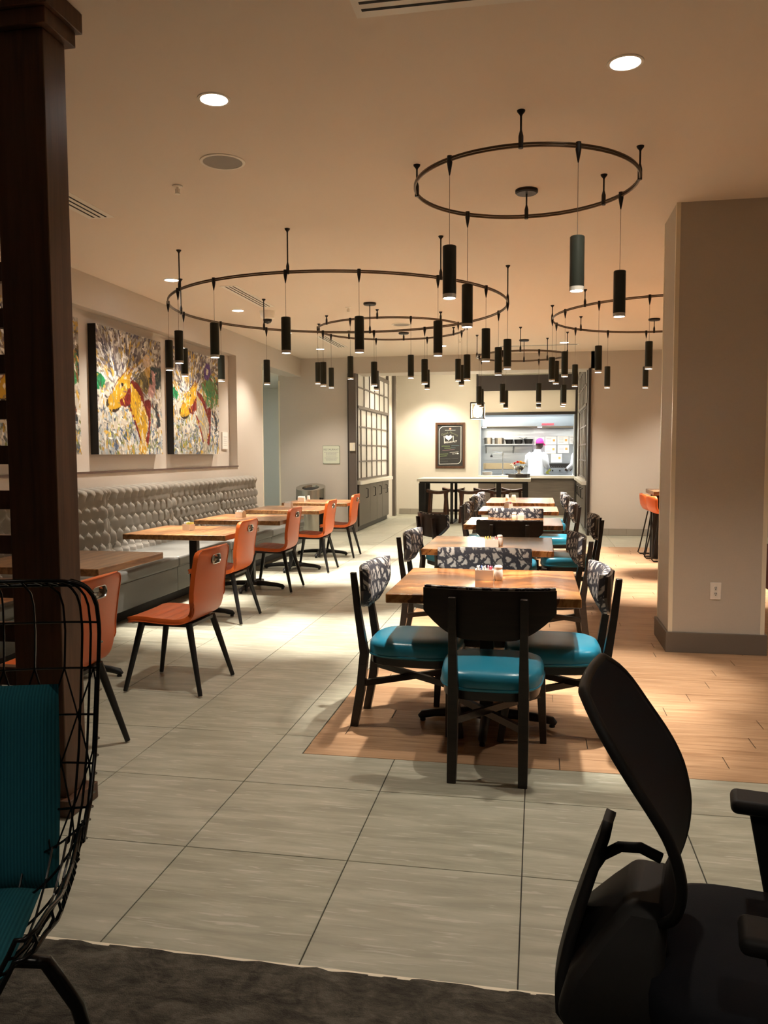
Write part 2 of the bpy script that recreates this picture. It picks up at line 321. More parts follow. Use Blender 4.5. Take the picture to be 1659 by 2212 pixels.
# ------------------------------------------------------------------ floors
XL, YS, YB = -4.31, 14.8, 19.4           # left wall, far wall, back wall of the servery recess
WX0, WY0, WY1 = -1.105, 3.755, 13.0      # wood floor field
fl = struct(MB().box(-7.2, 4.6, 2.15, 23.2, -0.08, -0.006).build('floor', M['grout']), 'grey stone-look porcelain tile floor')
TP = 0.6145; GX, GY = -0.039, 2.1495
regions = [(-4.31, 2.6, 2.15, YS), (2.6, 4.4, WY1, YS), (-3.3, 0.9, YS, YB), (-6.2, -4.31, 12.6, 14.8), (-6.2, -4.75, 14.8, 17.5)]
tile_cache = {}
def tile_poly(x0, x1, y0, y1):
    # outline of the tile with the wood field cut away, relative to the tile centre
    cx, cy = (x0+x1)/2, (y0+y1)/2; wx, wy0, wy1 = WX0-0.002, WY0-0.002, WY1+0.002
    if x1 <= wx or y1 <= wy0 or y0 >= wy1: P = [(x0,y0), (x1,y0), (x1,y1), (x0,y1)]
    elif y0 < wy0 < y1:
        P = [(x0,y0), (x1,y0), (x1,wy0), (x0,wy0)] if x0 >= wx else [(x0,y0), (x1,y0), (x1,wy0), (wx,wy0), (wx,y1), (x0,y1)]
    elif y0 < wy1 < y1:
        P = [(x0,wy1), (x1,wy1), (x1,y1), (x0,y1)] if x0 >= wx else [(x0,y0), (wx,y0), (wx,wy1), (x1,wy1), (x1,y1), (x0,y1)]
    elif x0 < wx: P = [(x0,y0), (wx,y0), (wx,y1), (x0,y1)]
    else: return None
    return [(round(a-cx, 3), round(b-cy, 3)) for a, b in P]
def inset(P, d):
    n = len(P); out = []
    for i in range(n):
        p, q, r = Vector(P[i-1]), Vector(P[i]), Vector(P[(i+1) % n]); e1, e2 = (q-p).normalized(), (r-q).normalized()
        n1, n2 = Vector((-e1.y, e1.x)), Vector((-e2.y, e2.x)); out.append(tuple(q+(n1+n2)*d))
    return out
def tile_at(x0, x1, y0, y1):
    if x1-x0 < 0.01 or y1-y0 < 0.01: return
    P = tile_poly(x0, x1, y0, y1)
    if not P: return
    k = tuple(P)
    if k not in tile_cache:
        A, B = inset(P, 0.0017), inset(P, 0.0029)
        me = MB().layers([[(x, y, -0.012) for x, y in A], [(x, y, -0.0012) for x, y in A], [(x, y, 0) for x, y in B]]).mesh('tile'); me.materials.append(M['tile']); tile_cache[k] = me
    child('tile', tile_cache[k], fl, ((x0+x1)/2, (y0+y1)/2, 0))
for rx0, rx1, ry0, ry1 in regions:
    i0, i1 = math.floor((rx0-GX)/TP), math.ceil((rx1-GX)/TP); j0, j1 = math.floor((ry0-GY)/TP), math.ceil((ry1-GY)/TP)
    for i in range(i0, i1):
        for j in range(j0, j1):
            x0, x1 = max(GX+i*TP, rx0), min(GX+(i+1)*TP, rx1); y0, y1 = max(GY+j*TP, ry0), min(GY+(j+1)*TP, ry1)
            if x1 < -3.62 and y1 < 11.8: continue       # under the banquette
            tile_at(x0, x1, y0, y1)
wf = struct(MB().box(WX0, 4.5, WY0, WY1, -0.05, -0.005).build('floor', M['grout']), 'honey brown wood-look plank floor')
PWd, PL = 0.1492, 1.22; plank_cache = {}
row = 0; y = WY0
while y < WY1-0.02:
    y1 = min(y+PWd, WY1); off = max(0.0, (row*0.43 % 1.0)*PL + random.uniform(-0.1, 0.1))
    x = WX0 - off
    while x < 3.2:
        x0, x1 = max(x, WX0), min(x+PL, 3.2); x += PL
        if x1-x0 < 0.012: continue
        k = (round(x1-x0, 2), round(y1-y, 3)); a, b = k[0]/2-0.0020, k[1]/2-0.0006
        if k not in plank_cache:
            e = 0.0008; sq = ((-1,-1),(1,-1),(1,1),(-1,1))
            me = MB().layers([[(p*a, q*b, -0.01) for p, q in sq], [(p*a, q*b, -e) for p, q in sq], [(p*(a-e), q*(b-e), 0) for p, q in sq]]).mesh('plank'); me.materials.append(M['plank']); plank_cache[k] = me
        child('plank', plank_cache[k], wf, ((x0+x1)/2, (y+y1)/2, 0))
    y = y1; row += 1
o = MB().box(3.2, 4.5, WY0, WY1, -0.004, 0).build('plank_field', M['plank'], wf); o['kind'] = 'stuff'
# carpet in the foreground with a pile grid, and the metal edge strip
nx, ny = 150, 110; cx0, cx1, cy0, cy1 = -3.2, 3.2, -2.6, 2.14
mb = MB(); hh = rng.normal(0, 0.0016, (nx+1, ny+1))
mb.grid([[(cx0+(cx1-cx0)*i/nx, cy0+(cy1-cy0)*j/ny + (rng.normal(0, 0.003) if j == ny else 0), 0.006+hh[i, j]) for j in range(ny+1)] for i in range(nx+1)])
mb.box(cx0, cx1, cy0, cy1-0.004, -0.05, -0.001)
struct(mb.build('floor', M['carpet'], smooth=60), 'dark mottled brown carpet in the foreground')
struct(MB().box(-3.2, 3.2, 2.136, 2.148, -0.01, 0.005).build('trim_1', M['corner_guard']), 'thin metal strip between carpet and tiles')

# ------------------------------------------------------------------ ceiling
mb = MB().box(-4.7, 4.7, -2.9, YS+0.05, ZC, ZC+0.15)
ceil = struct(mb.build('ceiling', M['ceiling']), 'warm cream plaster ceiling')
struct(MB().box(-3.7, 1.3, 15.4, YB+0.2, 3.34, 3.45).build('ceiling', M['white_paint']), 'white ceiling of the recess by the kitchen')
struct(MB().box(-7.2, XL-0.2, 12.4, 17.7, 2.9, 3.0).build('ceiling', M['white_paint']), 'white ceiling of the side corridor')
struct(MB().box(-3.2, 2.7, YB+0.16, 22.6, 2.9, 3.0).build('ceiling', M['white_paint']), 'white kitchen ceiling')

# ------------------------------------------------------------------ walls
NY0, NY1, NZ0, NZ1, ND = 3.2, 11.45, 1.278, 2.872, 0.12
mb = MB(); T = 0.3
mb.box(XL-T, XL, -2.9, NY0, 0, ZC).box(XL-T, XL, NY0, NY1, 0, NZ0).box(XL-T, XL, NY0, NY1, NZ1, ZC).box(XL-T, XL-ND, NY0, NY1, NZ0, NZ1).box(XL-T, XL, NY1, 12.6, 0, ZC).box(XL-T, XL, 12.6, YS, 2.872, ZC)
struct(mb.build('wall_left', M['wall']), 'beige left wall with long picture niche')
struct(MB().box(XL-0.005, XL+0.012, NY0, NY1+0.004, NZ0-0.016, NZ0+0.004).build('trim_2', M['sill_brown']), 'thin brown sill edge under the picture niche')
struct(MB().box(XL-0.004, XL+0.003, 12.575, 12.603, 0, 2.872).build('trim_3', M['corner_guard']), 'pale corner guard at the corridor opening')
mb = MB(); AX0, AX1 = -3.30, 0.90
mb.box(-4.75, -3.40, YS, YS+0.15, 0, ZC+0.1)                       # wall with the sign
mb.box(AX0-0.1, AX1+0.1, YS, YS+0.6, 2.905, 3.34)                   # header over the recess
mb.box(AX1, 4.7, YS, YS+0.15, 0, ZC+0.1)
struct(mb.build('wall_far', M['wall']), 'beige far wall with a wide opening to the servery')
struct(MB().box(-4.755, -4.725, YS-0.004, YS+0.02, 0, 2.80).build('trim_4', M['corner_guard']), 'pale corner guard on the end of the sign wall')
struct(MB().box(-4.75, -4.6, YS+0.15, 17.5, 0, 3.0).build('wall_corridor', M['wall_light']), 'corridor wall running back beside the sign wall')
struct(MB().box(-7.2, -4.6, 17.5, 17.65, 0, 3.0).build('wall_corridor_end', M['wall_light']), 'pale end wall of the side corridor')
struct(MB().box(-7.2, -7.05, 12.3, 17.5, 0, 3.0).box(-7.2, XL-T, 12.3, 12.45, 0, 3.0).build('wall_corridor_side', M['wall_light']), 'pale side walls of the corridor')
struct(MB().box(-3.7, AX0, YS+0.15, YB, 0, 3.4).build('wall_recess_left', M['wall_light']), 'left side wall of the servery recess')
struct(MB().box(AX1, 1.3, YS+0.15, YB, 0, 3.4).build('wall_recess_right', M['wall_light']), 'right side wall of the servery recess')
KX0, KX1, KZ0, KZ1 = -1.36, 0.845, 0.87, 2.33
mb = MB().box(AX0, KX0, YB, YB+0.16, 0, 3.4).box(KX1+0.03, AX1, YB, YB+0.16, 0, 3.4).box(KX0, KX1+0.03, YB, YB+0.16, 3.2, 3.4)
struct(mb.build('wall_back', M['wall_light']), 'cream back wall with the chalkboard menu and kitchen hatch')
struct(MB().box(4.55, 4.7, -2.9, YS, 0, ZC).build('wall_right', M['wall']), 'beige right wall beyond the column')
struct(MB().box(-4.7, 4.7, -2.9, -2.75, 0, ZC).build('wall_near', M['wall']), 'beige wall behind the camera')

# square column with pale corner guards and dark base
cx0, cx1, cy0, cy1 = 0.95, 1.602, 6.19, 6.75
col = struct(MB().box(cx0, cx1, cy0, cy1, 0, ZC).build('column', M['column']), 'square beige column covered in woven vinyl')
for (x, y, sx, sy) in ((cx0, cy0, 1, 1), (cx1, cy0, -1, 1), (cx0, cy1, 1, -1), (cx1, cy1, -1, -1)):
    w, t = 0.026, 0.003
    MB().box(min(x-sx*t, x+sx*w), max(x-sx*t, x+sx*w), min(y-sy*t, y), max(y-sy*t, y), 0.147, ZC-0.001).box(min(x-sx*t, x), max(x-sx*t, x), min(y, y+sy*w), max(y, y+sy*w), 0.147, ZC-0.001).build('corner_guard', M['corner_guard'], col)
b = 0.02
bc = MB().box(cx0-b, cx1+b, cy0-b, cy0, 0, 0.147).box(cx0-b, cx0, cy0, cy1, 0, 0.147).box(cx1, cx1+b, cy0, cy1, 0, 0.147).box(cx0-b, cx1+b, cy1, cy1+b, 0, 0.147)
struct(bc.build('baseboard_column', M['base_dark'], bevel=0.002), 'tall dark brown base around the column')
# tile skirting of the far wall and of the recess
def skirt(name, x0, x1, y, h, n, label):
    root = struct(MB().box(x0, x1, y-0.006, y, 0, h).build(name, M['grout']), label)
    w = (x1-x0)/n; me = MB().box(-w/2+0.0015, w/2-0.0015, -0.008, 0, 0.004, h).mesh('skirting_tile'); me.materials.append(M['base_tile'])
    for i in range(n): child('skirting_tile', me, root, (x0+(i+0.5)*w, y-0.006, 0))
skirt('baseboard_far', AX1+0.05, 3.3, YS, 0.12, 8, 'grey tile skirting along the far right wall')
skirt('baseboard_back', AX0+0.06, KX0, YB, 0.13, 7, 'grey tile skirting under the chalkboard wall')
skirt('baseboard_sign', -4.72, -3.42, YS, 0.12, 4, 'grey tile skirting under the restaurant sign')

# ------------------------------------------------------------------ recess trim, windows, cabinets
def jamb(name, x0, x1, x2, label):
    o = struct(MB().box(x0, x1, YS-0.07, YS+0.02, 0, 2.905).build(name, M['trim_grey']), label)
    MB().box(min(x0, x2), max(x0, x2), YS-0.075, YS+0.01, 0, 2.905).build('dark_edge', M['trim_black'], o)
jamb('trim_5', -3.40, -3.262, -3.418, 'tall grey brown jamb left of the servery opening')
struct(MB().box(0.862, 0.905, YS-0.07, YS+0.3, 0, 2.905).build('trim_6', M['trim_black']), 'tall black jamb right of the servery opening')
struct(MB().box(-3.34, -3.238, 18.74, 18.95, 0, 3.34).build('trim_7', M['trim_grey']), 'dark upright post at the end of the grid window')
def gridwin(name, X, sgn, y0, y1, ncol, label):
    # X: wall plane, sgn: direction into the recess
    w = struct(MB().box(min(X, X+sgn*0.004), max(X, X+sgn*0.004), y0, y1, 0.95, 3.05).build(name, M['trim_grey']), label)
    zu = [2.32, 2.668, 2.99]; zl = [0.975, 1.30, 1.605, 1.95, 2.28]; t = 0.028
    def bx(d0, d1, a, b, c, d, nm='muntin', mt='trim_grey'): MB().box(min(X+sgn*d0, X+sgn*d1), max(X+sgn*d0, X+sgn*d1), a, b, c, d).build(nm, M[mt], w)
    L = (y1-y0)/ncol
    for zs, d, shift, edge in ((zu, 0.050, 0.0, 0.0), (zl, 0.020, -0.16, 0.35)):
        ye = y1-edge
        for i in range(len(zs)-1):
            k = 0
            ys = [y0]+[y0+(j+1)*L+shift for j in range(ncol-1)]+[y1-0.02]
            for a_, b_ in zip(ys[:-1], ys[1:]):
                bx(d-0.014, d-0.008, a_+t/2, b_-t/2, zs[i]+t/2, zs[i+1]-t/2, 'window_pane', 'frosted_pane')
        for z in zs: bx(d-0.012, d+0.006, y0, y1, z-t/2, z+t/2)
        for j in range(ncol-1): bx(d-0.012, d+0.008, y0+(j+1)*L+shift-t/2, y0+(j+1)*L+shift+t/2, zs[0], zs[-1])
    bx(0, 0.062, y0-0.05, y1+0.04, 2.28, 2.325, 'meeting_rail'); bx(0, 0.05, y1-0.02, y1+0.08, 0.95, 3.3, 'stile'); bx(0, 0.05, y0-0.06, y0, 0.95, 3.05, 'stile'); bx(0, 0.06, y0-0.05, y1+0.08, 2.97, 3.05, 'head_rail')
    return w
gridwin('window_1', AX0, 1, 14.90, 18.0, 6, 'frosted grid window on the left of the servery recess')
gridwin('window_2', AX1, -1, 15.15, 17.9, 6, 'frosted grid window on the right of the servery recess')
def cabinets(X, sgn, y0, ys, label, top_label):
    c = thing('base_cabinet', label, 'cabinet', (X, y0, 0))
    def bx(d0, d1, a, b, z0, z1, nm, mt, par=c, bev=0): return MB().box(min(sgn*d0, sgn*d1), max(sgn*d0, sgn*d1), a-y0, b-y0, z0, z1).build(nm, M[mt], par, bevel=bev)
    bx(0.002, 0.045, ys[0], ys[-1], 0.09, 0.868, 'body', 'trim_black'); bx(0.002, 0.02, ys[0], ys[-1], 0.004, 0.09, 'toe_kick', 'trim_black')
    for i, (a_, b_) in enumerate(zip(ys[:-1], ys[1:])):
        if i == len(ys)-2:
            bx(0.045, 0.062, a_+0.01, b_-0.006, 0.70, 0.86, 'drawer', 'cabinet', bev=0.002); d = bx(0.045, 0.062, a_+0.01, b_-0.006, 0.10, 0.69, 'door', 'cabinet', bev=0.002)
        else: d = bx(0.045, 0.062, a_+0.006, b_-0.006, 0.10, 0.86, 'door', 'cabinet', bev=0.002)
        ym = (a_+b_)/2 if i else a_+0.62
        MB().tube([(sgn*0.062, ym-y0, 0.60), (sgn*0.10, ym-y0, 0.61), (sgn*0.10, ym-y0, 0.77), (sgn*0.062, ym-y0, 0.78)], 0.009, 6).build('handle', M['black_metal'], d)
    t = MB().box(min(X+sgn*0.003, X+sgn*0.115), max(X+sgn*0.003, X+sgn*0.115), ys[0]+0.0, ys[-1]+0.25, 0.87, 0.935).build('countertop', M['quartz'], bevel=0.003)
    tag(t, top_label, 'countertop')
cabinets(AX0, 1, 14.88, [14.88, 15.89, 16.58, 17.18, 17.95], 'grey brown base cabinets under the left grid window', 'white stone ledge under the left grid window')
cabinets(AX1, -1, 15.1, [15.1, 16.0, 16.7, 17.4, 18.0], 'grey brown base cabinets under the right grid window', 'white stone ledge under the right grid window')
# kitchen hatch surround
struct(MB().box(KX0, KX1, YB+0.02, YB+0.10, 2.39, 2.885).build('wall_hatch_panel', M['cream_panel']), 'cream panel above the kitchen hatch')
struct(MB().box(KX0-0.04, KX1+0.05, YB-0.06, YB+0.10, 2.885, 3.235).build('trim_8', M['header_wood']), 'dark brown header over the kitchen hatch')
struct(MB().box(KX0-0.01, KX1+0.03, YB-0.02, YB+0.12, 2.33, 2.39).build('trim_9', M['trim_black']), 'black rail along the top of the kitchen hatch')
struct(MB().box(KX1, KX1+0.035, YB-0.05, YB+0.12, 0, 2.885).build('trim_10', M['trim_black']), 'black upright right of the kitchen hatch')
struct(MB().box(KX0-0.055, KX0-0.025, YB-0.05, YB, 2.36, 3.30).build('trim_11', M['trim_grey']), 'slim grey upright left of the hatch header')
struct(MB().box(KX0, KX0+0.05, YB+0.0, YB+0.16, 0.93, 2.33).box(KX1-0.03, KX1, YB+0.03, YB+0.16, 0.93, 2.33).build('trim_12', M['kitchen_wall']), 'pale steel lining of the kitchen hatch')
struct(MB().box(KX0, KX1, YB, YB+0.12, 0, 0.86).build('wall_counter_front', M['bar_front']), 'dark wood-grain front below the kitchen hatch')
tag(MB().box(KX0+0.002, KX1-0.002, YB-0.10, YB+0.45, 0.862, 0.925).build('pass_counter', M['quartz'], bevel=0.003), 'cream serving ledge below the kitchen hatch', 'countertop')
# kitchen shell
struct(MB().box(-3.2, 2.7, 22.4, 22.55, 0, 3).build('wall_kitchen_back', M['kitchen_steel']), 'stainless steel back wall of the kitchen')
struct(MB().box(-3.2, -3.05, YB+0.16, 22.4, 0, 3).build('wall_kitchen_left', M['kitchen_wall']), 'pale left wall of the kitchen')
struct(MB().box(2.55, 2.7, YB+0.16, 22.4, 0, 3).build('wall_kitchen_right', M['kitchen_wall']), 'pale right wall of the kitchen')
# ------------------------------------------------------------------ ceiling fittings
def downlight(x, y, label, power=CAN_W, z=ZC, col=CAN_COL, ang=CAN_ANG, r=0.068):
    t = thing('recessed_light', label, 'ceiling light', (x, y, z), group='recessed ceiling lights')
    MB().lathe([(r+0.014, 0), (r+0.013, -0.004), (r, -0.005), (r-0.003, -0.002), (r-0.003, 0)], 32).build('trim_ring', M['vent_white'], t, smooth=40)
    MB().lathe([(0.0, -0.0015), (r-0.003, -0.0015), (r-0.003, -0.0005)], 32).build('lens', M['can_glow'], t, smooth=40)
    l = spot('downlight', (0, 0, -0.03), power, col, ang, 0.7, 0.05); l.parent = t
    return t
downlight(-1.588, 3.973, 'round recessed light at upper left, the larger of the near two on that side', 36)
downlight(0.373, 3.966, 'round recessed light at upper right above the big ring', 36)
downlight(-3.64, 7.89, 'recessed light near the left wall, nearest of that row')
downlight(-3.62, 9.71, 'recessed light near the left wall in front of the dome camera')
downlight(-3.60, 11.63, 'small recessed light behind the dome camera')
downlight(-3.60, 13.52, 'recessed light near the far left corner of the ceiling')
downlight(-1.548, 13.536, 'recessed light close to the far wall left of the kitchen hatch')
downlight(0.405, 13.554, 'recessed light close to the far wall at the right')
downlight(-2.35, 18.55, 'recessed light in the recess above the chalkboard', 88, 3.34, (1.0, 0.88, 0.70), 110)
downlight(-0.3, 17.2, 'recessed light in the recess above the bar table', 42, 3.34, (1.0, 0.88, 0.70), 110)
downlight(-2.6, 16.3, 'recessed light in the recess near the left grid window', 24, 3.34, (1.0, 0.88, 0.70), 120)
downlight(2.33, 13.55, 'unseen recessed light added behind the beige column to brighten the far wall')  # added lamp, unseen: lifts the dark right part of the far wall
downlight(2.33, 3.97, 'unseen recessed light added out of frame at right, in line with the near two', 40)  # another added lamp, unseen, for more light on the right side
downlight(-1.6, -0.2, 'unseen recessed fill light added behind the camera at left', 11)  # weak fill added behind the camera for the carpet and foreground cushions
downlight(0.4, -0.2, 'unseen recessed fill light added behind the camera at right', 11)  # second added foreground fill, never in view
def vent(x0, x1, y0, y1, along, label, n=3):
    t = thing('slot_diffuser', label, 'vent', ((x0+x1)/2, (y0+y1)/2, ZC), group='slot air diffusers'); w, d = (x1-x0)/2, (y1-y0)/2
    MB().box(-w-0.03, w+0.03, -d-0.03, d+0.03, -0.003, -0.0005).build('frame', M['vent_white'], t)
    for k in range(n):
        c = -1+(2*k+1)/n; h = 0.30/n
        if along == 'y': MB().box(w*(c-h), w*(c+h)*1.0, -d, d, -0.0045, -0.003).build('slot', M['black_gap'], t)
        else: MB().box(-w, w, d*(c-h), d*(c+h), -0.0045, -0.003).build('slot', M['black_gap'], t)
    return t
vent(-3.265, -3.12, 4.5, 5.72, 'y', 'slot diffuser cut by the dark wooden post at left')
vent(-3.25, -3.125, 8.30, 9.50, 'y', 'slot diffuser seen inside the large left ring')
vent(-3.25, -3.12, 12.08, 13.33, 'y', 'slot diffuser nearest the far left corner')
vent(-0.70, 0.55, 3.23, 3.335, 'x', 'white framed slot diffuser at the top edge of the picture', 2)
vent(-0.62, 0.62, 13.76, 13.84, 'x', 'thin slot diffuser by the far wall above the smallest ring', 2)
def ceil_speaker(x, y, label):
    t = thing('ceiling_speaker', label, 'speaker', (x, y, ZC), group='ceiling speakers')
    MB().lathe([(0.135, 0), (0.134, -0.005), (0.118, -0.007), (0.116, -0.003)], 40).build('trim_ring', M['vent_white'], t, smooth=40)
    MB().lathe([(0.0, -0.006), (0.117, -0.004)], 40).build('grille', M['speaker_grille'], t, smooth=40)
ceil_speaker(-1.873, 4.805, 'round grey ceiling speaker at upper left'); ceil_speaker(-1.832, 11.2, 'round grey ceiling speaker above the middle ring')
def sprinkler(x, y, label):
    t = thing('sprinkler', label, 'sprinkler', (x, y, ZC), group='fire sprinklers')
    MB().lathe([(0.034, 0), (0.032, -0.006), (0.014, -0.009)], 20).build('escutcheon', M['vent_white'], t, smooth=40)
    MB().tube([(0,0,-0.006), (0,0,-0.045)], 0.008, 8).tube([(-0.014,0,-0.02), (-0.012,0,-0.05)], 0.003, 6).tube([(0.014,0,-0.02), (0.012,0,-0.05)], 0.003, 6).build('frame', M['vent_white'], t)
    MB().lathe([(0.0, -0.052), (0.02, -0.052), (0.02, -0.054), (0, -0.054)], 16).build('deflector', M['vent_white'], t)
sprinkler(-2.33, 5.17, 'small white sprinkler head below the near ceiling speaker'); sprinkler(-2.25, 9.77, 'small white sprinkler head beyond the large ring'); sprinkler(-1.2, 12.9, 'tiny white sprinkler head near the far wall')
t = thing('dome_camera', 'white dome security camera on the ceiling by the slot diffuser', 'camera', (-3.28, 9.82, ZC))
MB().lathe([(0.098, 0), (0.095, -0.01), (0.082, -0.085), (0.06, -0.10), (0.05, -0.10)], 28).build('housing', M['vent_white'], t, smooth=40)
MB().lathe([(0.056, -0.098), (0.052, -0.122), (0.036, -0.145), (0.0, -0.155)], 24).build('dome', M['dome_dark'], t, smooth=60)

# ------------------------------------------------------------------ ring rail pendant lights
def ring(cx, cy, r, z, ztop, pend, stand, feed, label, seeds=(0,)):
    t = thing('ring_pendant_light', label, 'pendant light', (cx, cy, ZC), group='round rail lights')
    zr = z-ZC; zt = ztop-ZC; L = 0.28
    n = 96; circ = lambda rr, zz: [(rr*math.cos(2*PI*i/n), rr*math.sin(2*PI*i/n), zz) for i in range(n)]
    MB().tube(circ(r, zr+0.007), 0.0065, 8, True).tube(circ(r, zr-0.007), 0.0065, 8, True).build('rail', M['bronze_rail'], t, smooth=60)
    mes = {}
    def sh(key, mk, mat, **kw):
        if key not in RM: me = mk().mesh(key, kw.get('smooth', 40)); me.materials.append(M[mat]); RM[key] = me
        return RM[key]
    for a_ in stand+[feed]:
        a = math.radians(a_); p = (r*math.cos(a), r*math.sin(a), 0); H = -zr
        key = 'standoff_%.3f' % H
        def mk():
            m = MB().lathe([(0.022, 0), (0.020, -0.008), (0.008, -0.022), (0.0055, -0.03), (0.0055, -H+0.075), (0.013, -H+0.045), (0.013, -H-0.016), (0.0, -H-0.016)], 12); return m
        child('standoff', sh(key, mk, 'black_metal'), t, p)
    a = math.radians(feed); MB().lathe([(0.075, 0), (0.075, -0.018), (0.066, -0.026), (0.0, -0.026)], 28, (r*math.cos(a), r*math.sin(a), 0)).build('canopy', M['black_metal'], t, smooth=40)
    for a_ in pend:
        a = math.radians(a_); p = (r*math.cos(a), r*math.sin(a), 0)
        clen = zr-zt
        con = child('connector', sh('connector', lambda: MB().lathe([(0.0, 0.018), (0.014, 0.018), (0.015, -0.02), (0.010, -0.05), (0.003, -0.085), (0.0, -0.085)], 12), 'black_metal'), t, (p[0], p[1], zr))
        child('cable', sh('cable_%.3f' % clen, lambda: MB().tube([(0,0,-0.08), (0,0,-clen-0.005)], 0.0016, 5), 'cable'), con)
        cyl = child('pendant_cylinder', sh('pendant_cylinder', lambda: MB().lathe([(0.0, 0), (0.034, 0), (0.0375, -0.004), (0.0375, -L+0.022), (0.034, -L+0.022), (0.034, -L+0.03), (0.0, -L+0.03)], 24), 'pendant_black'), t, (p[0], p[1], zt))
        child('lens_ring', sh('lens_ring', lambda: MB().lathe([(0.0372, -L+0.0225), (0.0372, -L), (0.033, -L), (0.033, -L+0.022)], 24), 'frosted_ring'), cyl)
        child('lamp_lens', sh('lamp_lens', lambda: MB().lathe([(0.0, -L+0.004), (0.0325, -L+0.004)], 20), 'lamp_glow'), cyl)
        l = spot('pendant_lamp', (p[0], p[1], zt-L-0.012), PEND_W, PEND_COL, PEND_ANG, 0.6, 0.025); l.parent = t
    return t
RM = {}
ring(-0.087, 5.053, 0.651, 3.027, 2.57, [-127, 126, -64.5, 27.5], [-91, -2, 177, 42], 90, 'small near ring of black pendant lights at upper right')
ring(-1.91, 7.917, 1.622, 2.867, 2.520, [-159, -136, 180, -115.6, 156.3, 134.5, -91.5, -71, 110.5, 89.3, 67, -47, 45, -25.5, 21.3, 0.5], [-134.5, 182, -90.8, 135.5, -46, 0], 91, 'largest ring of black pendant lights over the left aisle')
ring(-1.935, 10.959, 0.986, 3.101, 2.65, [159, -159, -111, 113, -66, 68.5, 23.5, -20], [183, -136.5, -90, -41.5, 38.5, 138], 89.5, 'middle ring of pendants hung close to the ceiling')
ring(-0.241, 12.419, 0.657, 2.874, 2.422, [-157.5, -112.5, 112.5, -67.5, 67.5, 22.5, -22.5, 157.5], [180, -90.5, 55, -4], 88, 'smallest far ring of pendants in front of the kitchen')
ring(1.471, 10.099, 1.312, 3.031, 2.58, [-178.4, -154, 140, -130, 116, 93.3, 163, -106, -82, -58, -34, -10, 14, 38, 68], [-138.5, 179, 135.5, -45, 0, 45], 89, 'ring of pendants half hidden by the beige column')

# lantern in the recess
t = thing('cube_lantern', 'small black framed glowing lantern hanging by the hatch', 'lantern', (-1.232, 17.3, 2.155)); s_ = 0.135
fr = MB()
for sx in (-1, 1):
    for sy in (-1, 1): fr.box(sx*s_-0.011, sx*s_+0.011, sy*s_-0.011, sy*s_+0.011, 0, 0.34)
for z in (0.0, 0.318):
    for sy in (-1, 1): fr.box(-s_, s_, sy*s_-0.011, sy*s_+0.011, z, z+0.022).box(sy*s_-0.011, sy*s_+0.011, -s_, s_, z, z+0.022)
fr.build('frame', M['trim_grey'], t); MB().box(-s_, s_, -s_, s_, 0.335, 0.345).build('top_plate', M['trim_grey'], t)
MB().tube([(0,0,0.34), (0,0,1.185)], 0.008, 8).build('rod', M['black_metal'], t); MB().lathe([(0.0, 1.165), (0.06, 1.165), (0.06, 1.184), (0, 1.184)], 20).build('canopy', M['black_metal'], t)
MB().lathe([(0.0, 0.03), (0.07, 0.05), (0.095, 0.11), (0.095, 0.19), (0.06, 0.26), (0.025, 0.33), (0.0, 0.33)], 20).build('bulb', M['bulb_glow'], t, smooth=60)
l = bpy.data.lights.new('lantern_lamp', 'POINT'); l.energy = 18; l.color = (1.0, 0.84, 0.62); l.shadow_soft_size = 0.06; lo = bpy.data.objects.new('lantern_lamp', l); COL.objects.link(lo); lo.parent = t; lo.location = (0, 0, -0.03)
# kitchen and corridor fittings
t = thing('kitchen_light_panel', 'long white light panel on the kitchen ceiling', 'ceiling light', (-0.3, 20.3, 2.9)); MB().box(-1.35, 1.35, -0.28, 0.28, -0.05, -0.001).build('housing', M['white_paint'], t); MB().box(-1.3, 1.3, -0.25, 0.25, -0.055, -0.05).build('diffuser', M['tube_glow'], t)
t = thing('corridor_light_panel', 'small light panel on the corridor ceiling', 'ceiling light', (-6.55, 14.6, 2.9)); MB().box(-0.28, 0.28, -0.48, 0.48, -0.03, -0.001).build('housing', M['white_paint'], t); MB().box(-0.25, 0.25, -0.45, 0.45, -0.034, -0.03).build('diffuser', M['tube_glow'], t)
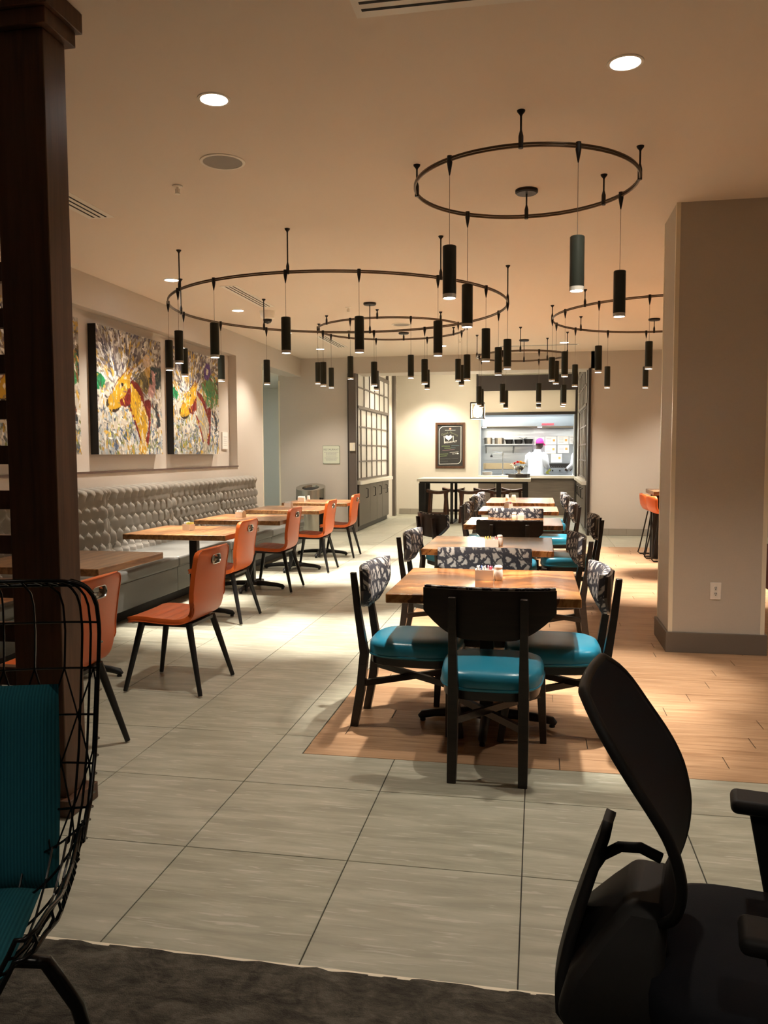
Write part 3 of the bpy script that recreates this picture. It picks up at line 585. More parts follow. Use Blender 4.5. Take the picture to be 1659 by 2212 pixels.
# ------------------------------------------------------------------ banquette along the left wall
BY0, BY1, BSEC = 4.54, 11.80, 5
def banquette():
    t = thing('banquette', 'long grey banquette with deep-buttoned back along the left wall', 'banquette', (XL, 7.42, 0))
    secs = [(3.08, 4.50), (4.50, 5.96), (5.96, 7.42), (7.42, 8.86), (8.86, 10.30), (10.30, 11.80)]
    zb, zt = 0.46, 1.115; base = 0.135; puff = 0.085; rows = 5; rh = 0.122
    for y0, y1 in secs:
        ncol = 10; cw = (y1-y0)/ncol; nv, nu = 100, 46
        P = []; btn = []
        for r_ in range(rows):
            zc = zt-0.115-r_*rh
            off = 0.5 if r_ % 2 == 0 else 0.0
            for c_ in range(ncol+1):
                yc = (c_+off)*cw
                if 0.02 < yc < (y1-y0)-0.02: btn.append((yc, zc))
        B = np.array(btn)
        for i in range(nu+1):
            row_ = []
            for j in range(nv+1):
                y = (y1-y0)*j/nv; s = i/nu; z = zb+(zt-zb)*s
                # diamond tufting: depth falls towards buttons and along the pleats joining them
                d = np.hypot((B[:,0]-y)/cw, (B[:,1]-z)/rh); dm = float(d.min())
                u = y/cw-0.5; w = (zt-0.115-z)/rh
                p1 = abs(((u+w/2) % 1)-0.5)*2; p2 = abs(((u-w/2) % 1)-0.5)*2     # 1 on pleats, 0 mid-diamond
                p1 = 1-abs(2*(((u+w/2) % 1))-1); p2 = 1-abs(2*(((u-w/2) % 1))-1)
                h = (math.sin(PI/2*p1)*math.sin(PI/2*p2))**0.62
                if w < 0: 
                    q = abs(2*((u % 1))-1); h = max(h, (1-q**3)*0.95) if w < -0.25 else h
                    pl = 1-abs(2*(u % 1)-1); h = min(1, pl*2.2)**0.6 if w < -0.15 else (h*(1+w/0.15) + (min(1, pl*2.2)**0.6)*(-w/0.15))
                h *= min(1.0, 0.25+dm*1.15)
                if w > rows-1: pl = 1-abs(2*((u+0.0) % 1)-1); h = 0.4*h+0.6*min(1, pl*2.2)**0.6
                e = min(y, (y1-y0)-y); h *= min(1.0, 0.15+(e/0.045))**0.6
                roll = 1.0
                if z > zt-0.05: roll = math.sqrt(max(0.0, 1-((z-(zt-0.05))/0.05)**2))
                x = 0.002+(base-0.03)*(0.55+0.45*roll)+puff*h*roll + (1-s)*0.05
                row_.append((x, y0+y-7.42, z+0.012*h*(1 if z > zt-0.03 else 0)))
            P.append(row_)
        mb = MB().grid(P)
        # side and top closure back to the wall
        mb.grid([[(0.002, p[1], p[2]) for p in P[-1]], P[-1]]); mb.grid([[(0.002, r[0][1], r[0][2]) for r in P], [r[0] for r in P]]); mb.grid([[(0.002, r[-1][1], r[-1][2]) for r in P], [r[-1] for r in P]])
        back = mb.build('back_panel', M['tuft_grey'], t, smooth=70)
        bme = MB().lathe([(0.0, 0.006), (0.007, 0.004), (0.011, 0.0)], 8).mesh('button', 60); bme.materials.append(M['tuft_grey'])
        for yc, zc in btn:
            s = (zc-zb)/(zt-zb); o = child('button', bme, back, (0.002+base-0.03+(1-s)*0.05+0.016, y0+yc-7.42, zc)); o.rotation_euler = (0, PI/2, 0)
        # seat cushion section and front panels
        MB().box(0.10, 0.905, y0-7.42+0.002, y1-7.42-0.002, 0.36, 0.46).build('seat_cushion', M['grey_vinyl'], t, bevel=0.022, seg=4)
        MB().box(0.10, 0.885, y0-7.42+0.003, y1-7.42-0.003, 0.125, 0.36).build('front_panel', M['grey_vinyl'], t, bevel=0.006)
    MB().box(0.02, 0.76, secs[0][0]-7.42, secs[-1][1]-7.42-0.01, 0.003, 0.125).build('toe_kick', M['toe_dark'], t)
    MB().box(0.02, 0.10, secs[0][0]-7.42, secs[-1][1]-7.42-0.01, 0.125, 0.46).build('plinth', M['toe_dark'], t)
banquette()

# ------------------------------------------------------------------ tables
TH = 0.77
def make_table(w, d, mat, label, peds=(0.0,)):
    t = thing('dining_table', label, 'table')
    MB().box(-w/2, w/2, -d/2, d/2, TH-0.046, TH).build('tabletop', M[mat], t, bevel=0.005)
    for py in peds:
        MB().box(-0.036, 0.036, py-0.036, py+0.036, 0.055, TH-0.056).build('column', M['cast_black'], t, bevel=0.006)
        MB().box(-0.17, 0.17, py-0.17, py+0.17, TH-0.056, TH-0.046).build('top_plate', M['cast_black'], t)
        b = MB().lathe([(0.0, 0.045), (0.075, 0.045), (0.07, 0.075), (0.05, 0.085), (0.0, 0.085)], 20, (0, py, 0)).build('base_hub', M['cast_black'], t, smooth=40)
        for k in range(4):
            a = k*PI/2; ca, sa = math.cos(a), math.sin(a); R = 0.365
            q = lambda r, z: (r*ca, py+r*sa, z)
            f = MB().tube([q(0.03, 0.062), q(0.15, 0.058), q(0.28, 0.046), q(0.345, 0.034), q(R, 0.02)], [0.027, 0.026, 0.022, 0.022, 0.012], 10).build('base_foot', M['cast_black'], t, smooth=50)
            MB().lathe([(0.0, 0), (0.014, 0), (0.016, 0.006), (0.011, 0.02), (0.0, 0.02)], 12, q(0.345, 0)).build('glide', M['cast_black'], f)
    return t
tc = make_table(0.93, 0.92, 'table_wood', 'glossy figured wood table nearest the camera'); tc.location = (-0.255, 4.35, 0); tc['group'] = 'centre row tables'
centre = [(-0.345, 6.24, 'wood table second from the camera in the centre row'), (-0.222, 8.26, 'third wood table of the centre row, dark chair backed up to it'), (-0.215, 10.13, 'fourth wood table of the centre row')]
for x, y, lb in centre: dup(tc, (x, y, 0), 0, lb)
t5 = make_table(0.93, 1.36, 'table_wood', 'long wood table farthest in the centre row, before the bar table', (-0.36, 0.36)); t5.location = (-0.225, 11.98, 0); t5['group'] = 'centre row tables'
tl = make_table(0.93, 0.86, 'table_wood_plain', 'wood table half hidden by the dark wooden post'); tl.location = (-3.02, 4.88, 0); tl['group'] = 'tables along the banquette'
for y, lb in ((6.90, 'wood table with a white caddy, second along the banquette'), (8.39, 'third wood table along the banquette'), (9.90, 'fourth wood table along the banquette'), (11.36, 'farthest wood table of the banquette row by the steel bin'), (3.53, 'wood table behind the slatted screen at the left edge')):
    dup(tl, (-3.02, y, 0), 0, lb)

# ------------------------------------------------------------------ orange shell chairs
def make_orange(label):
    t = thing('shell_chair', label, 'chair', group='orange chairs along the banquette tables')
    prof = [(0.245, 0.432), (0.235, 0.447), (0.18, 0.455), (0.10, 0.452), (0.0, 0.444), (-0.08, 0.440), (-0.135, 0.445), (-0.172, 0.465), (-0.192, 0.505), (-0.202, 0.56), (-0.212, 0.64), (-0.226, 0.74), (-0.240, 0.82), (-0.250, 0.878)]
    # resample along arc length
    P = np.array(prof); seg = np.r_[0, np.cumsum(np.hypot(*np.diff(P, axis=0).T))]; n = 60; s = np.linspace(0, seg[-1], n); py = np.interp(s, seg, P[:,0]); pz = np.interp(s, seg, P[:,1])
    for _ in range(3): py[1:-1] = (py[:-2]+2*py[1:-1]+py[2:])/4; pz[1:-1] = (pz[:-2]+2*pz[1:-1]+pz[2:])/4
    G = []; m = 24; tot = seg[-1]
    for i in range(n):
        f = s[i]/tot; wd = 0.228
        if f < 0.45: wd = 0.225+0.008*math.sin(f/0.45*PI)
        elif f < 0.62: wd = 0.222-0.016*math.sin((f-0.45)/0.17*PI)
        rc = 0.05; e = min(s[i], tot-s[i])
        if e < rc: wd -= rc-math.sqrt(max(0, rc*rc-(rc-e)**2))
        row_ = []
        for j in range(m+1):
            u = -1+2*j/m; x = wd*u; curve = 0.018*(u*u)
            back = min(1, max(0, (f-0.5)/0.2)); ch = 0.0
            if 0.12 < f < 0.46: ch = 0.009*abs(math.sin((f-0.12)/0.34*PI*4))**0.7 - 0.005
            row_.append((x, py[i]+curve*back, pz[i]+(0.006*(u**4))*(1-back)+ch*(1-u**6)))
        G.append(row_)
    shell = MB().grid(G).build('seat_shell', M['orange_vinyl'], t, smooth=80)
    so = shell.modifiers.new('solid', 'SOLIDIFY'); so.thickness = 0.030; so.offset = 0
    # hand hole through the back
    st = [(0.038+0.026*math.cos(a), 0.026*math.sin(a)) for a in np.linspace(-PI/2, PI/2, 10)]+[(-0.038+0.026*math.cos(a), 0.026*math.sin(a)) for a in np.linspace(PI/2, 3*PI/2, 10)]
    cut = MB().prism([(x, z+0.806) for x, z in st], -0.36, -0.10, 'y').build('cutter', None)
    bo = shell.modifiers.new('hole', 'BOOLEAN'); bo.operation = 'DIFFERENCE'; bo.object = cut; bo.solver = 'EXACT'
    bv = shell.modifiers.new('bevel', 'BEVEL'); bv.width = 0.006; bv.segments = 2; bv.limit_method = 'ANGLE'; bv.angle_limit = math.radians(50)
    bake(shell); bpy.data.objects.remove(cut)
    ed = [G[i][0] for i in range(n)] + G[-1][1:] + [G[i][-1] for i in range(n-2, -1, -1)] + G[0][-2:0:-1]
    ed = [(p[0]*1.003, p[1]-(0.016 if p[2] > 0.55 else 0), p[2]+(0.0 if p[2] > 0.55 else -0.016)) for p in ed]
    MB().tube(ed, 0.0035, 6, True).build('piping', M['orange_vinyl'], shell, smooth=60)
    yb = -0.2385
    for y0 in (yb-0.017, yb+0.017):
        pass
    ringp = [(x*1.06, yb+(0.0), z*1.10+0.806) for x, z in st]
    mb = MB(); k = len(st)
    rings = []
    for (sc, dy) in ((1.16, -0.020), (1.02, -0.0215), (0.93, -0.018), (0.93, 0.018), (1.02, 0.0215), (1.16, 0.020)):
        rings.append([(x*(1+(sc-1)*0.45), yb+dy+(-0.0), z*sc+0.806) for x, z in st])
    mb.layers(rings, cap=False).build('handle_trim', M['steel'], t, smooth=40)
    MB().box(-0.17, 0.17, -0.16, 0.17, 0.405, 0.424).build('seat_frame', M['black_metal'], t)
    for sx in (-1, 1):
        for (yt, yf, xf, lbl) in ((0.165, 0.252, 0.232, 'front'), (-0.145, -0.247, 0.246, 'rear')):
            l = MB().tube([(sx*0.165, yt, 0.425), (sx*xf, yf, 0.010)], [0.0215, 0.0135], 12).build('leg', M['black_metal'], t, smooth=50)
            MB().lathe([(0.0, 0), (0.010, 0), (0.0105, 0.011), (0, 0.011)], 10, (sx*xf, yf, 0)).build('glide', M['frosted_ring'], l)
    return t
oc = make_orange('orange chair nearest the camera, partly behind the wire stool'); oc.location = (-2.265, 3.50, 0); oc.rotation_euler = (0,0,PI/2)
for x, y, rz, lb in ((-2.20, 4.775, PI/2-0.03, 'orange chair pulled out from the table beside the wooden post'), (-2.70, 6.78, PI/2, 'orange chair third from the camera, at the table with the white caddy'), (-2.755, 8.385, PI/2+0.02, 'orange chair fourth from the camera in the banquette row'), (-2.725, 9.84, PI/2, 'orange chair second from the far end of the banquette row'), (-2.73, 11.24, PI/2+0.02, 'farthest orange chair, in front of the base cabinets')):
    dup(oc, (x, y, 0), rz, lb)

# ------------------------------------------------------------------ dark dining chairs with patterned backs
def make_dining(label):
    t = thing('dining_chair', label, 'chair', group='dark dining chairs of the centre row')
    HW = 0.292
    def zbot(x):
        u = abs(x)/HW
        return 0.632 if u < 0.30 else 0.632+0.118*((u-0.30)/0.70)**1.9
    def surf(off, inset, ztop):
        G = []
        for i in range(25):
            x = (-1+2*i/24)*(HW-inset); zb_ = zbot(x)+inset; col_ = []
            for j in range(9):
                z = zb_+(ztop-zb_)*j/8; y = -0.262-0.10*(z-0.63)*0.5+0.052*(x/HW)**2+off
                col_.append((x, y, z))
            G.append(col_)
        return G
    def slab(off0, off1, inset, ztop, bulge=0):
        A, B = surf(off0, inset, ztop), surf(off1, inset, ztop)
        if bulge:
            for i, r_ in enumerate(B):
                for j, p in enumerate(r_):
                    u = 1-abs(i-12)/12; v = 1-abs(j-4)/4; k = (min(1, u*5)*min(1, v*3))**0.5
                    r_[j] = (p[0], p[1]-bulge*(1-k), p[2])
        mb = MB().grid(A).grid(B)
        for E_ in ([r_[0] for r_ in A], [r_[0] for r_ in B]), ([r_[-1] for r_ in A], [r_[-1] for r_ in B]), (A[0], B[0]), (A[-1], B[-1]): mb.grid(list(E_))
        return mb
    bk = slab(0.0, 0.013, 0.0, 0.853).build('back_shell', M['espresso'], t, smooth=40)
    slab(0.0135, 0.060, 0.004, 0.862, 0.018).build('back_cushion', M['shibori'], t, smooth=75)
    for sx in (-1, 1):
        x = sx*0.155
        pts = [(x, -0.290, 0.0, 0.040, 0.040), (x, -0.252, 0.20, 0.046, 0.046), (x, -0.232, 0.40, 0.046, 0.044), (x, -0.268, 0.63, 0.036, 0.034), (x, -0.2905, 0.825, 0.032, 0.030)]
        rings = [[(px+i*w/2, py_+j*h/2, pz) for i, j in ((-1,-1),(1,-1),(1,1),(-1,1))] for px, py_, pz, w, h in pts]
        MB().layers(rings).build('leg', M['espresso'], t, bevel=0.003)
        MB().bar((sx*0.238, 0.288, 0), (sx*0.222, 0.235, 0.375), 0.032, 0.032, 0.046, 0.046, (0,1,0)).build('leg', M['espresso'], t, bevel=0.003)
    # seat outline
    def outline(sc, dz=0):
        pts = []; n = 56
        for k in range(n):
            a = 2*PI*k/n; c, s_ = math.cos(a), math.sin(a); ex = 3.6
            x = 0.250*math.copysign(abs(c)**(2/ex), c); y = 0.245*math.copysign(abs(s_)**(2/ex), s_)
            x *= 1.0-0.11*(0.245-y)/0.49; pts.append((x*sc, 0.025+y*sc, dz))
        return pts
    MB().layers([outline(0.93, 0.345), outline(0.955, 0.350), outline(0.955, 0.386)]).build('seat_rail', M['espresso'], t, smooth=40)
    rings = [outline(0.95, 0.386), outline(0.99, 0.392), outline(1.0, 0.405), outline(1.0, 0.432), outline(0.985, 0.452), outline(0.95, 0.466), outline(0.86, 0.476), outline(0.6, 0.482), outline(0.25, 0.484), outline(0.02, 0.484)]
    st = MB().layers(rings).build('seat_cushion', M['teal_vinyl'], t, smooth=60)
    MB().tube(outline(1.003, 0.399), 0.0045, 6, True).build('piping', M['teal_vinyl'], st, smooth=60)
    MB().bar((-0.155, -0.24, 0.262), (0.225, 0.25, 0.262), 0.022, 0.032).build('cross_stretcher', M['espresso'], t); MB().bar((0.155, -0.24, 0.235), (-0.225, 0.25, 0.235), 0.022, 0.032).build('cross_stretcher', M['espresso'], t)
    return t
N_, E_, W_, S_ = 0.0, -PI/2, PI/2, PI       # facing +y, +x, -x, -y
dc = make_dining('dark chair with teal seat in front, its back to the camera'); dc.location = (-0.20, 3.82, 0); dc.rotation_euler = (0,0,-0.015)
for x, y, rz, lb in ((-0.655, 4.345, E_-0.02, 'dark chair with teal seat at the left of the nearest table'), (0.11, 4.33, W_+0.03, 'dark chair with teal seat at the right of the nearest table'), (-0.317, 4.885, S_, 'chair facing the camera across the nearest table, patterned backrest'),
    (-0.72, 6.17, E_-0.02, 'patterned chair at the left of the second table'), (0.075, 6.05, W_+0.10, 'dark chair at the right of the second table, behind the right near chair'), (-0.235, 7.49, N_, 'dark chair back facing the camera at the third table'), (-0.222, 8.60, S_, 'patterned chair facing the camera across the third table'),
    (-0.84, 8.13, E_+0.62, 'chair turned away at the left of the third table'), (0.31, 7.98, W_, 'patterned chair at the right of the third table, beside the wood floor'), (-0.59, 9.86, E_, 'chair at the left of the fourth table'), (0.20, 9.86, W_, 'chair at the right of the fourth table'),
    (-0.62, 11.58, E_, 'nearer chair on the left of the farthest centre table'), (0.18, 11.58, W_, 'nearer chair on the right of the farthest centre table'), (-0.60, 12.32, E_, 'farther chair on the left of the farthest centre table'), (0.165, 12.32, W_, 'farther chair on the right of the farthest centre table')):
    dup(dc, (x, y, 0), rz, lb)

# ------------------------------------------------------------------ caddies and shakers
pk = {}
def caddy(x, y, rz, label, cols, z=TH):
    t = thing('sugar_caddy', label, 'caddy', (x, y, z), rz, 'white caddies on the tables')
    if 'box' not in pk:
        mb = MB(); w, d, h, e = 0.048, 0.032, 0.056, 0.004
        mb.box(-w, w, -d, d, 0, 0.005).box(-w, w, -d, -d+e, 0, h).box(-w, w, d-e, d, 0, h).box(-w, -w+e, -d+e, d-e, 0, h).box(w-e, w, -d+e, d-e, 0, h)
        me = mb.mesh('holder'); me.materials.append(M['ceramic']); pk['box'] = me
        for c in ('paper_white', 'paper_pink', 'paper_blue', 'paper_yellow'):
            me = MB().box(-0.0011, 0.0011, -0.024, 0.024, 0.006, 0.071).mesh('sugar_packet'); me.materials.append(M[c]); pk[c] = me
    child('holder', pk['box'], t)
    n = 14
    for i in range(n):
        o = child('sugar_packet', pk[cols[i*len(cols)//n]], t, (-0.040+0.080*i/(n-1), random.uniform(-0.003, 0.003), random.uniform(-0.001, 0.006))); o.rotation_euler = (0, random.uniform(-0.1, 0.1), 0)
def shaker(x, y, label, z=TH):
    if 'sh' not in pk:
        b = MB().lathe([(0.0, 0), (0.020, 0), (0.0235, 0.012), (0.0245, 0.035), (0.0225, 0.055), (0.020, 0.062)], 20).mesh('body', 50); b.materials.append(M['ceramic'])
        c = MB().lathe([(0.020, 0.062), (0.0215, 0.064), (0.021, 0.076), (0.015, 0.081), (0.0, 0.082)], 20).mesh('cap', 50); c.materials.append(M['ceramic']); pk['sh'] = (b, c)
    t = thing('salt_shaker', label, 'shaker', (x, y, z), 0, 'white shakers on the tables'); child('body', pk['sh'][0], t); child('cap', pk['sh'][1], t)
Wt, Pk, Bl, Yl = 'paper_white', 'paper_pink', 'paper_blue', 'paper_yellow'
caddy(-0.274, 4.41, 0, 'white caddy of white and pink sugar packets on the nearest table', [Wt, Bl, Wt, Wt, Pk, Pk]); shaker(-0.199, 4.40, 'white shaker on the nearest table')
caddy(-0.319, 5.99, 0, 'white caddy with yellow and pink packets on the second centre table', [Yl, Yl, Wt, Pk]); shaker(-0.265, 6.05, 'shaker behind the caddy on the second centre table')
caddy(-0.157, 8.35, PI/2, 'caddy with a pink packet on the third centre table', [Wt, Pk, Wt]); shaker(-0.224, 8.33, 'shaker left of the caddy on the third centre table')
caddy(-0.343, 10.18, PI/2-0.5, 'turned caddy on the fourth centre table', [Wt, Pk, Wt]); shaker(-0.345, 10.28, 'shaker behind the caddy on the fourth centre table')
caddy(-0.33, 11.95, PI/2, 'caddy on the farthest centre table', [Wt, Wt]); shaker(-0.423, 11.93, 'shaker on the farthest centre table')
caddy(-3.062, 6.88, -0.45, 'white caddy on the second banquette table', [Wt, Yl]); caddy(-3.135, 8.39, -0.35, 'white caddy on the third banquette table', [Wt, Wt]); caddy(-3.104, 10.03, -0.2, 'white caddy on the fourth banquette table', [Wt, Wt]); caddy(-3.31, 11.32, 0, 'white caddy on the farthest banquette table', [Wt, Wt]); shaker(-3.209, 11.33, 'shaker on the farthest banquette table')
# ------------------------------------------------------------------ paintings in the niche
def inside(poly, U, V):
    r = np.zeros(U.shape, bool); n = len(poly)
    for i in range(n):
        x1, y1 = poly[i]; x2, y2 = poly[(i+1) % n]
        if abs(y2-y1) < 1e-9: continue
        c = ((y1 > V) != (y2 > V)) & (U < (x2-x1)*(V-y1)/(y2-y1)+x1); r ^= c
    return r
def crop2uv(pts, x0=190, x1=1112):
    out = []
    for x, y in pts:
        u = (x-x0)/(x1-x0); yt = 258+(515-258)*u; u2 = u*1.17/(1+0.17*u); out.append((u2, (y-yt)/(2085-yt)))
    return out
def paint(seed, jockey):
    g = np.random.default_rng(seed); Wp, Hp = 168, 152
    V, U = np.meshgrid((np.arange(Hp)+0.5)/Hp, (np.arange(Wp)+0.5)/Wp, indexing='ij')   # V from the top
    A = np.zeros((Hp, Wp, 3)); A[:] = (0.42, 0.40, 0.36)
    def stroke(u, v, L, w, ang, col, mask=None):
        du, dv = U-u, (V-v)*0.9; c, s = math.cos(ang), math.sin(ang); a = du*c+dv*s; b = -du*s+dv*c
        m = ((a/L)**2+(b/w)**2) < 1
        if mask is not None: m &= mask
        A[m] = np.clip(np.array(col)*(0.62+0.45*g.random()), 0, 1)
    dk = 0.72
    pal_top = [(0.10,0.09,0.12), (0.24,0.20,0.19), (0.36,0.33,0.30), (0.50,0.48,0.46), (0.50,0.34,0.09), (0.20,0.15,0.08), (0.74,0.72,0.66), (0.16,0.14,0.16)]
    pal_mid = [(0.86,0.85,0.80), (0.70,0.71,0.72), (0.80,0.74,0.60), (0.48,0.50,0.54), (0.72,0.46,0.10), (0.12,0.11,0.11), (0.30,0.27,0.25)]
    pal_bot = [(0.42,0.50,0.56), (0.60,0.66,0.68), (0.74,0.72,0.62), (0.60,0.40,0.08), (0.10,0.15,0.25), (0.26,0.30,0.10), (0.80,0.78,0.72), (0.18,0.20,0.20)]
    for k in range(1500):
        u, v = g.random(), g.random(); p = pal_top if v < 0.33 else (pal_mid if v < 0.66 else pal_bot)
        i = min(int(g.random()**1.15*len(p)), len(p)-1)
        ang = math.atan2(v-0.42, u-0.32)+g.normal(0, 0.35) if v < 0.5 else g.normal(1.5, 0.5)
        stroke(u, v, 0.016+0.040*g.random()**2, 0.006+0.011*g.random(), ang, p[i])
    def region(pts, pal, n, L=(0.02, 0.05), ang=(1.2, 0.5), raw=False):
        poly = pts if raw else crop2uv(pts); m = inside(poly, U, V); A[m] = np.array(pal[0])*0.72
        us, vs = [p[0] for p in poly], [p[1] for p in poly]
        for k in range(n):
            stroke(g.uniform(min(us), max(us)), g.uniform(min(vs), max(vs)), g.uniform(*L), 0.004+0.006*g.random(), g.normal(*ang), pal[g.integers(len(pal))], m)
        return m
    cream = [(0.80,0.76,0.66), (0.72,0.68,0.58), (0.60,0.56,0.48), (0.84,0.82,0.74)]
    region([(200,1190), (300,1190), (560,1420), (640,1600), (450,1720), (215,1720)], cream, 60)
    region([(890,1180), (1110,1180), (1115,1770), (900,1770)], cream, 80)
    region([(880,870), (960,850), (1105,890), (1105,1170), (880,1190)], [(0.055,0.085,0.095), (0.09,0.12,0.12), (0.04,0.06,0.07), (0.16,0.18,0.15)], 70)
    region([(190,930), (250,960), (285,1040), (270,1130), (230,1175), (190,1178)], [(0.03,0.22,0.08), (0.02,0.30,0.12), (0.06,0.36,0.16)], 20)
    for k in range(520):
        u, v = g.random(), 0.45+0.5*g.random(); p = pal_bot if v > 0.62 else pal_mid; stroke(u, v, 0.010+0.026*g.random(), 0.004+0.008*g.random(), g.normal(1.3, 0.7), p[g.integers(len(p))])
    if jockey == 0:
        region([(650,960), (760,880), (880,960), (900,1180), (840,1240), (700,1130)], [(0.20,0.17,0.09), (0.45,0.34,0.10), (0.10,0.09,0.06), (0.36,0.30,0.16)], 90)
        region([(790,830), (800,720), (845,675), (900,700), (920,800), (900,850), (830,860)], [(0.72,0.60,0.48), (0.80,0.70,0.58), (0.62,0.44,0.20)], 14)
        region([(815,870), (915,870), (905,1000), (860,1010), (820,940)], [(0.62,0.40,0.10), (0.70,0.52,0.24)], 16)
        region([(930,900), (980,930), (1000,1080), (985,1200), (960,1290), (880,1280), (860,1220), (890,1100), (945,1110)], [(0.66,0.40,0.40), (0.74,0.52,0.50), (0.55,0.30,0.30)], 26)
    else:
        region([(700,900), (900,760), (1080,900), (1100,1250), (900,1350), (740,1150)], [(0.16,0.36,0.14), (0.05,0.28,0.12), (0.78,0.72,0.60), (0.30,0.10,0.05), (0.60,0.38,0.12)], 110)
        region([(760,690), (820,560), (900,600), (920,760), (850,860), (770,820)], [(0.12,0.06,0.26), (0.18,0.10,0.32)], 16); region([(810,690), (840,640), (870,690), (850,770), (815,760)], [(0.74,0.70,0.60)], 4)
    region([(925,1320), (975,1440), (1010,1340), (1025,1440), (1060,1560), (1075,1690), (975,1735), (1020,1640), (985,1480), (930,1420)], [(0.06,0.07,0.08), (0.30,0.09,0.04), (0.10,0.11,0.12)], 20)
    yel = [(0.72,0.42,0.03), (0.80,0.52,0.03), (0.55,0.30,0.03), (0.78,0.64,0.34), (0.40,0.30,0.08), (0.30,0.22,0.10), (0.84,0.78,0.60)]
    red = [(0.22,0.025,0.02), (0.30,0.05,0.03), (0.15,0.02,0.02)]
    region([(600,1010), (700,1080), (800,1240), (800,1330), (870,1300), (910,1330), (900,1500), (895,1640), (850,1600), (780,1400), (620,1200)], red+[(0.26,0.17,0.12)], 60)
    region([(600,1080), (700,1200), (790,1380), (860,1570), (840,1720), (800,1850), (850,1960), (800,2085), (690,2085), (715,1880), (660,1600), (590,1420), (590,1200)], yel if jockey == 0 else [(0.50,0.46,0.36), (0.70,0.48,0.06), (0.36,0.36,0.34), (0.62,0.58,0.46)], 120)
    region([(580,1400), (620,1480), (690,1700), (735,1880), (720,1890), (650,1650), (575,1430)], red, 14); region([(870,1570), (890,1640), (880,1800), (850,1950), (805,1890), (850,1750)], red, 14)
    region([(445,1020), (520,930), (560,860), (590,850), (600,900), (635,865), (625,950), (590,1010), (600,1180), (600,1330), (560,1400), (470,1395), (420,1470), (365,1495), (305,1450), (283,1350), (320,1260), (390,1150)], yel, 90)
    region([(450,1310), (520,1250), (570,1150), (600,1110), (600,1330), (570,1410), (500,1405), (455,1380)], red+[(0.66,0.30,0.04)], 20)
    region([(472,1070), (500,1075), (505,1115), (480,1120), (468,1095)], [(0.03,0.02,0.02)], 2); region([(310,1440), (340,1450), (400,1440), (460,1405), (440,1450), (395,1490), (345,1490)], [(0.05,0.03,0.02)], 3); region([(290,1300), (310,1310), (305,1410), (285,1390)], [(0.07,0.05,0.03)], 2)
    # white streaks radiating from the head, dark flicks
    for k in range(46):
        a = g.uniform(-2.9, -0.3); r_ = g.uniform(0.16, 0.42); stroke(0.33+r_*math.cos(a), 0.47+r_*math.sin(a), 0.03+0.04*g.random(), 0.004+0.006*g.random(), a+g.normal(0, 0.15), [(0.86,0.86,0.84), (0.70,0.72,0.76), (0.10,0.10,0.12), (0.62,0.40,0.08)][g.integers(4)])
    region([(445,1020), (520,930), (560,860), (590,850), (600,900), (635,865), (625,950), (590,1010), (600,1180), (600,1330), (560,1400), (470,1395), (420,1470), (365,1495), (305,1450), (283,1350), (320,1260), (390,1150)], yel, 110, (0.01, 0.035), (2.2, 0.5)); region([(450,1310), (520,1250), (570,1150), (600,1110), (600,1330), (570,1410), (500,1405), (455,1380)], red+[(0.66,0.30,0.04)], 20); region([(472,1070), (500,1075), (505,1115), (480,1120), (468,1095)], [(0.03,0.02,0.02)], 2); region([(310,1440), (340,1450), (400,1440), (460,1405), (440,1450), (395,1490), (345,1490)], [(0.05,0.03,0.02)], 3); region([(290,1300), (310,1310), (305,1410), (285,1390)], [(0.07,0.05,0.03)], 2)
    for a_, b_ in (((440,1030), (590,850)), ((590,850), (575,930)), ((635,865), (570,950)), ((430,1040), (320,1270)), ((600,1010), (800,1240))):
        (u1, v1), (u2, v2) = crop2uv([a_, b_])
        for k in range(14): f = k/13; stroke(u1+(u2-u1)*f, v1+(v2-v1)*f, 0.012, 0.004, math.atan2(v2-v1, u2-u1), (0.20,0.05,0.03))
    for k in range(420):
        u, v = g.random(), g.random(); c = A[min(int(v*Hp), Hp-1), min(int(u*Wp), Wp-1)]; stroke(u+g.normal(0, 0.012), v+g.normal(0, 0.012), 0.008+0.018*g.random(), 0.003+0.006*g.random(), g.normal(1.2, 0.8), np.clip(c*(0.5+1.2*g.random())+0.03*g.random(), 0, 1)/0.85)
    return A
def canvas(y0, y1, label, seed, jockey):
    t = thing('horse_painting', label, 'painting', (XL-ND, (y0+y1)/2, 1.45), group='horse paintings in the niche'); w, h, d = y1-y0, 1.305, 0.092
    MB().box(0.002, d-0.004, -w/2, w/2, 0, h).build('stretcher_frame', M['canvas_black'], t)
    A = paint(seed, jockey); Hp, Wp = A.shape[:2]; lum = A.mean(2)
    P = [[(d-0.003+0.004*lum[i, j]*rng.random(), -w/2+w*j/(Wp-1), h-h*i/(Hp-1)) for j in range(Wp)] for i in range(Hp)]
    me = MB().grid(P).mesh('canvas', 80); at = me.color_attributes.new('Col', 'FLOAT_COLOR', 'POINT')
    at.data.foreach_set('color', np.concatenate([A.reshape(-1, 3), np.ones((Hp*Wp, 1))], 1).astype(np.float32).ravel())
    link('canvas', me, M['painting'], t)
canvas(7.63, 9.07, 'large painting of a yellow horse head, middle of the wall', 3, 0)
canvas(9.38, 10.83, 'large painting of a horse with purple and green rider', 5, 1)
canvas(5.86, 7.31, 'large horse painting mostly hidden by the dark wooden post', 8, 1)
t = thing('label_card', 'small white label card beside the paintings', 'label', (XL-ND, 11.23, 1.64)); MB().box(0.001, 0.02, -0.10, 0.10, -0.12, 0.12).build('plate', M['paper_white'], t)
for k in range(5): MB().box(0.02, 0.0206, -0.065, 0.065-0.02*(k % 2), 0.05-0.03*k, 0.056-0.03*k).build('text_line', M['print_grey'], t)
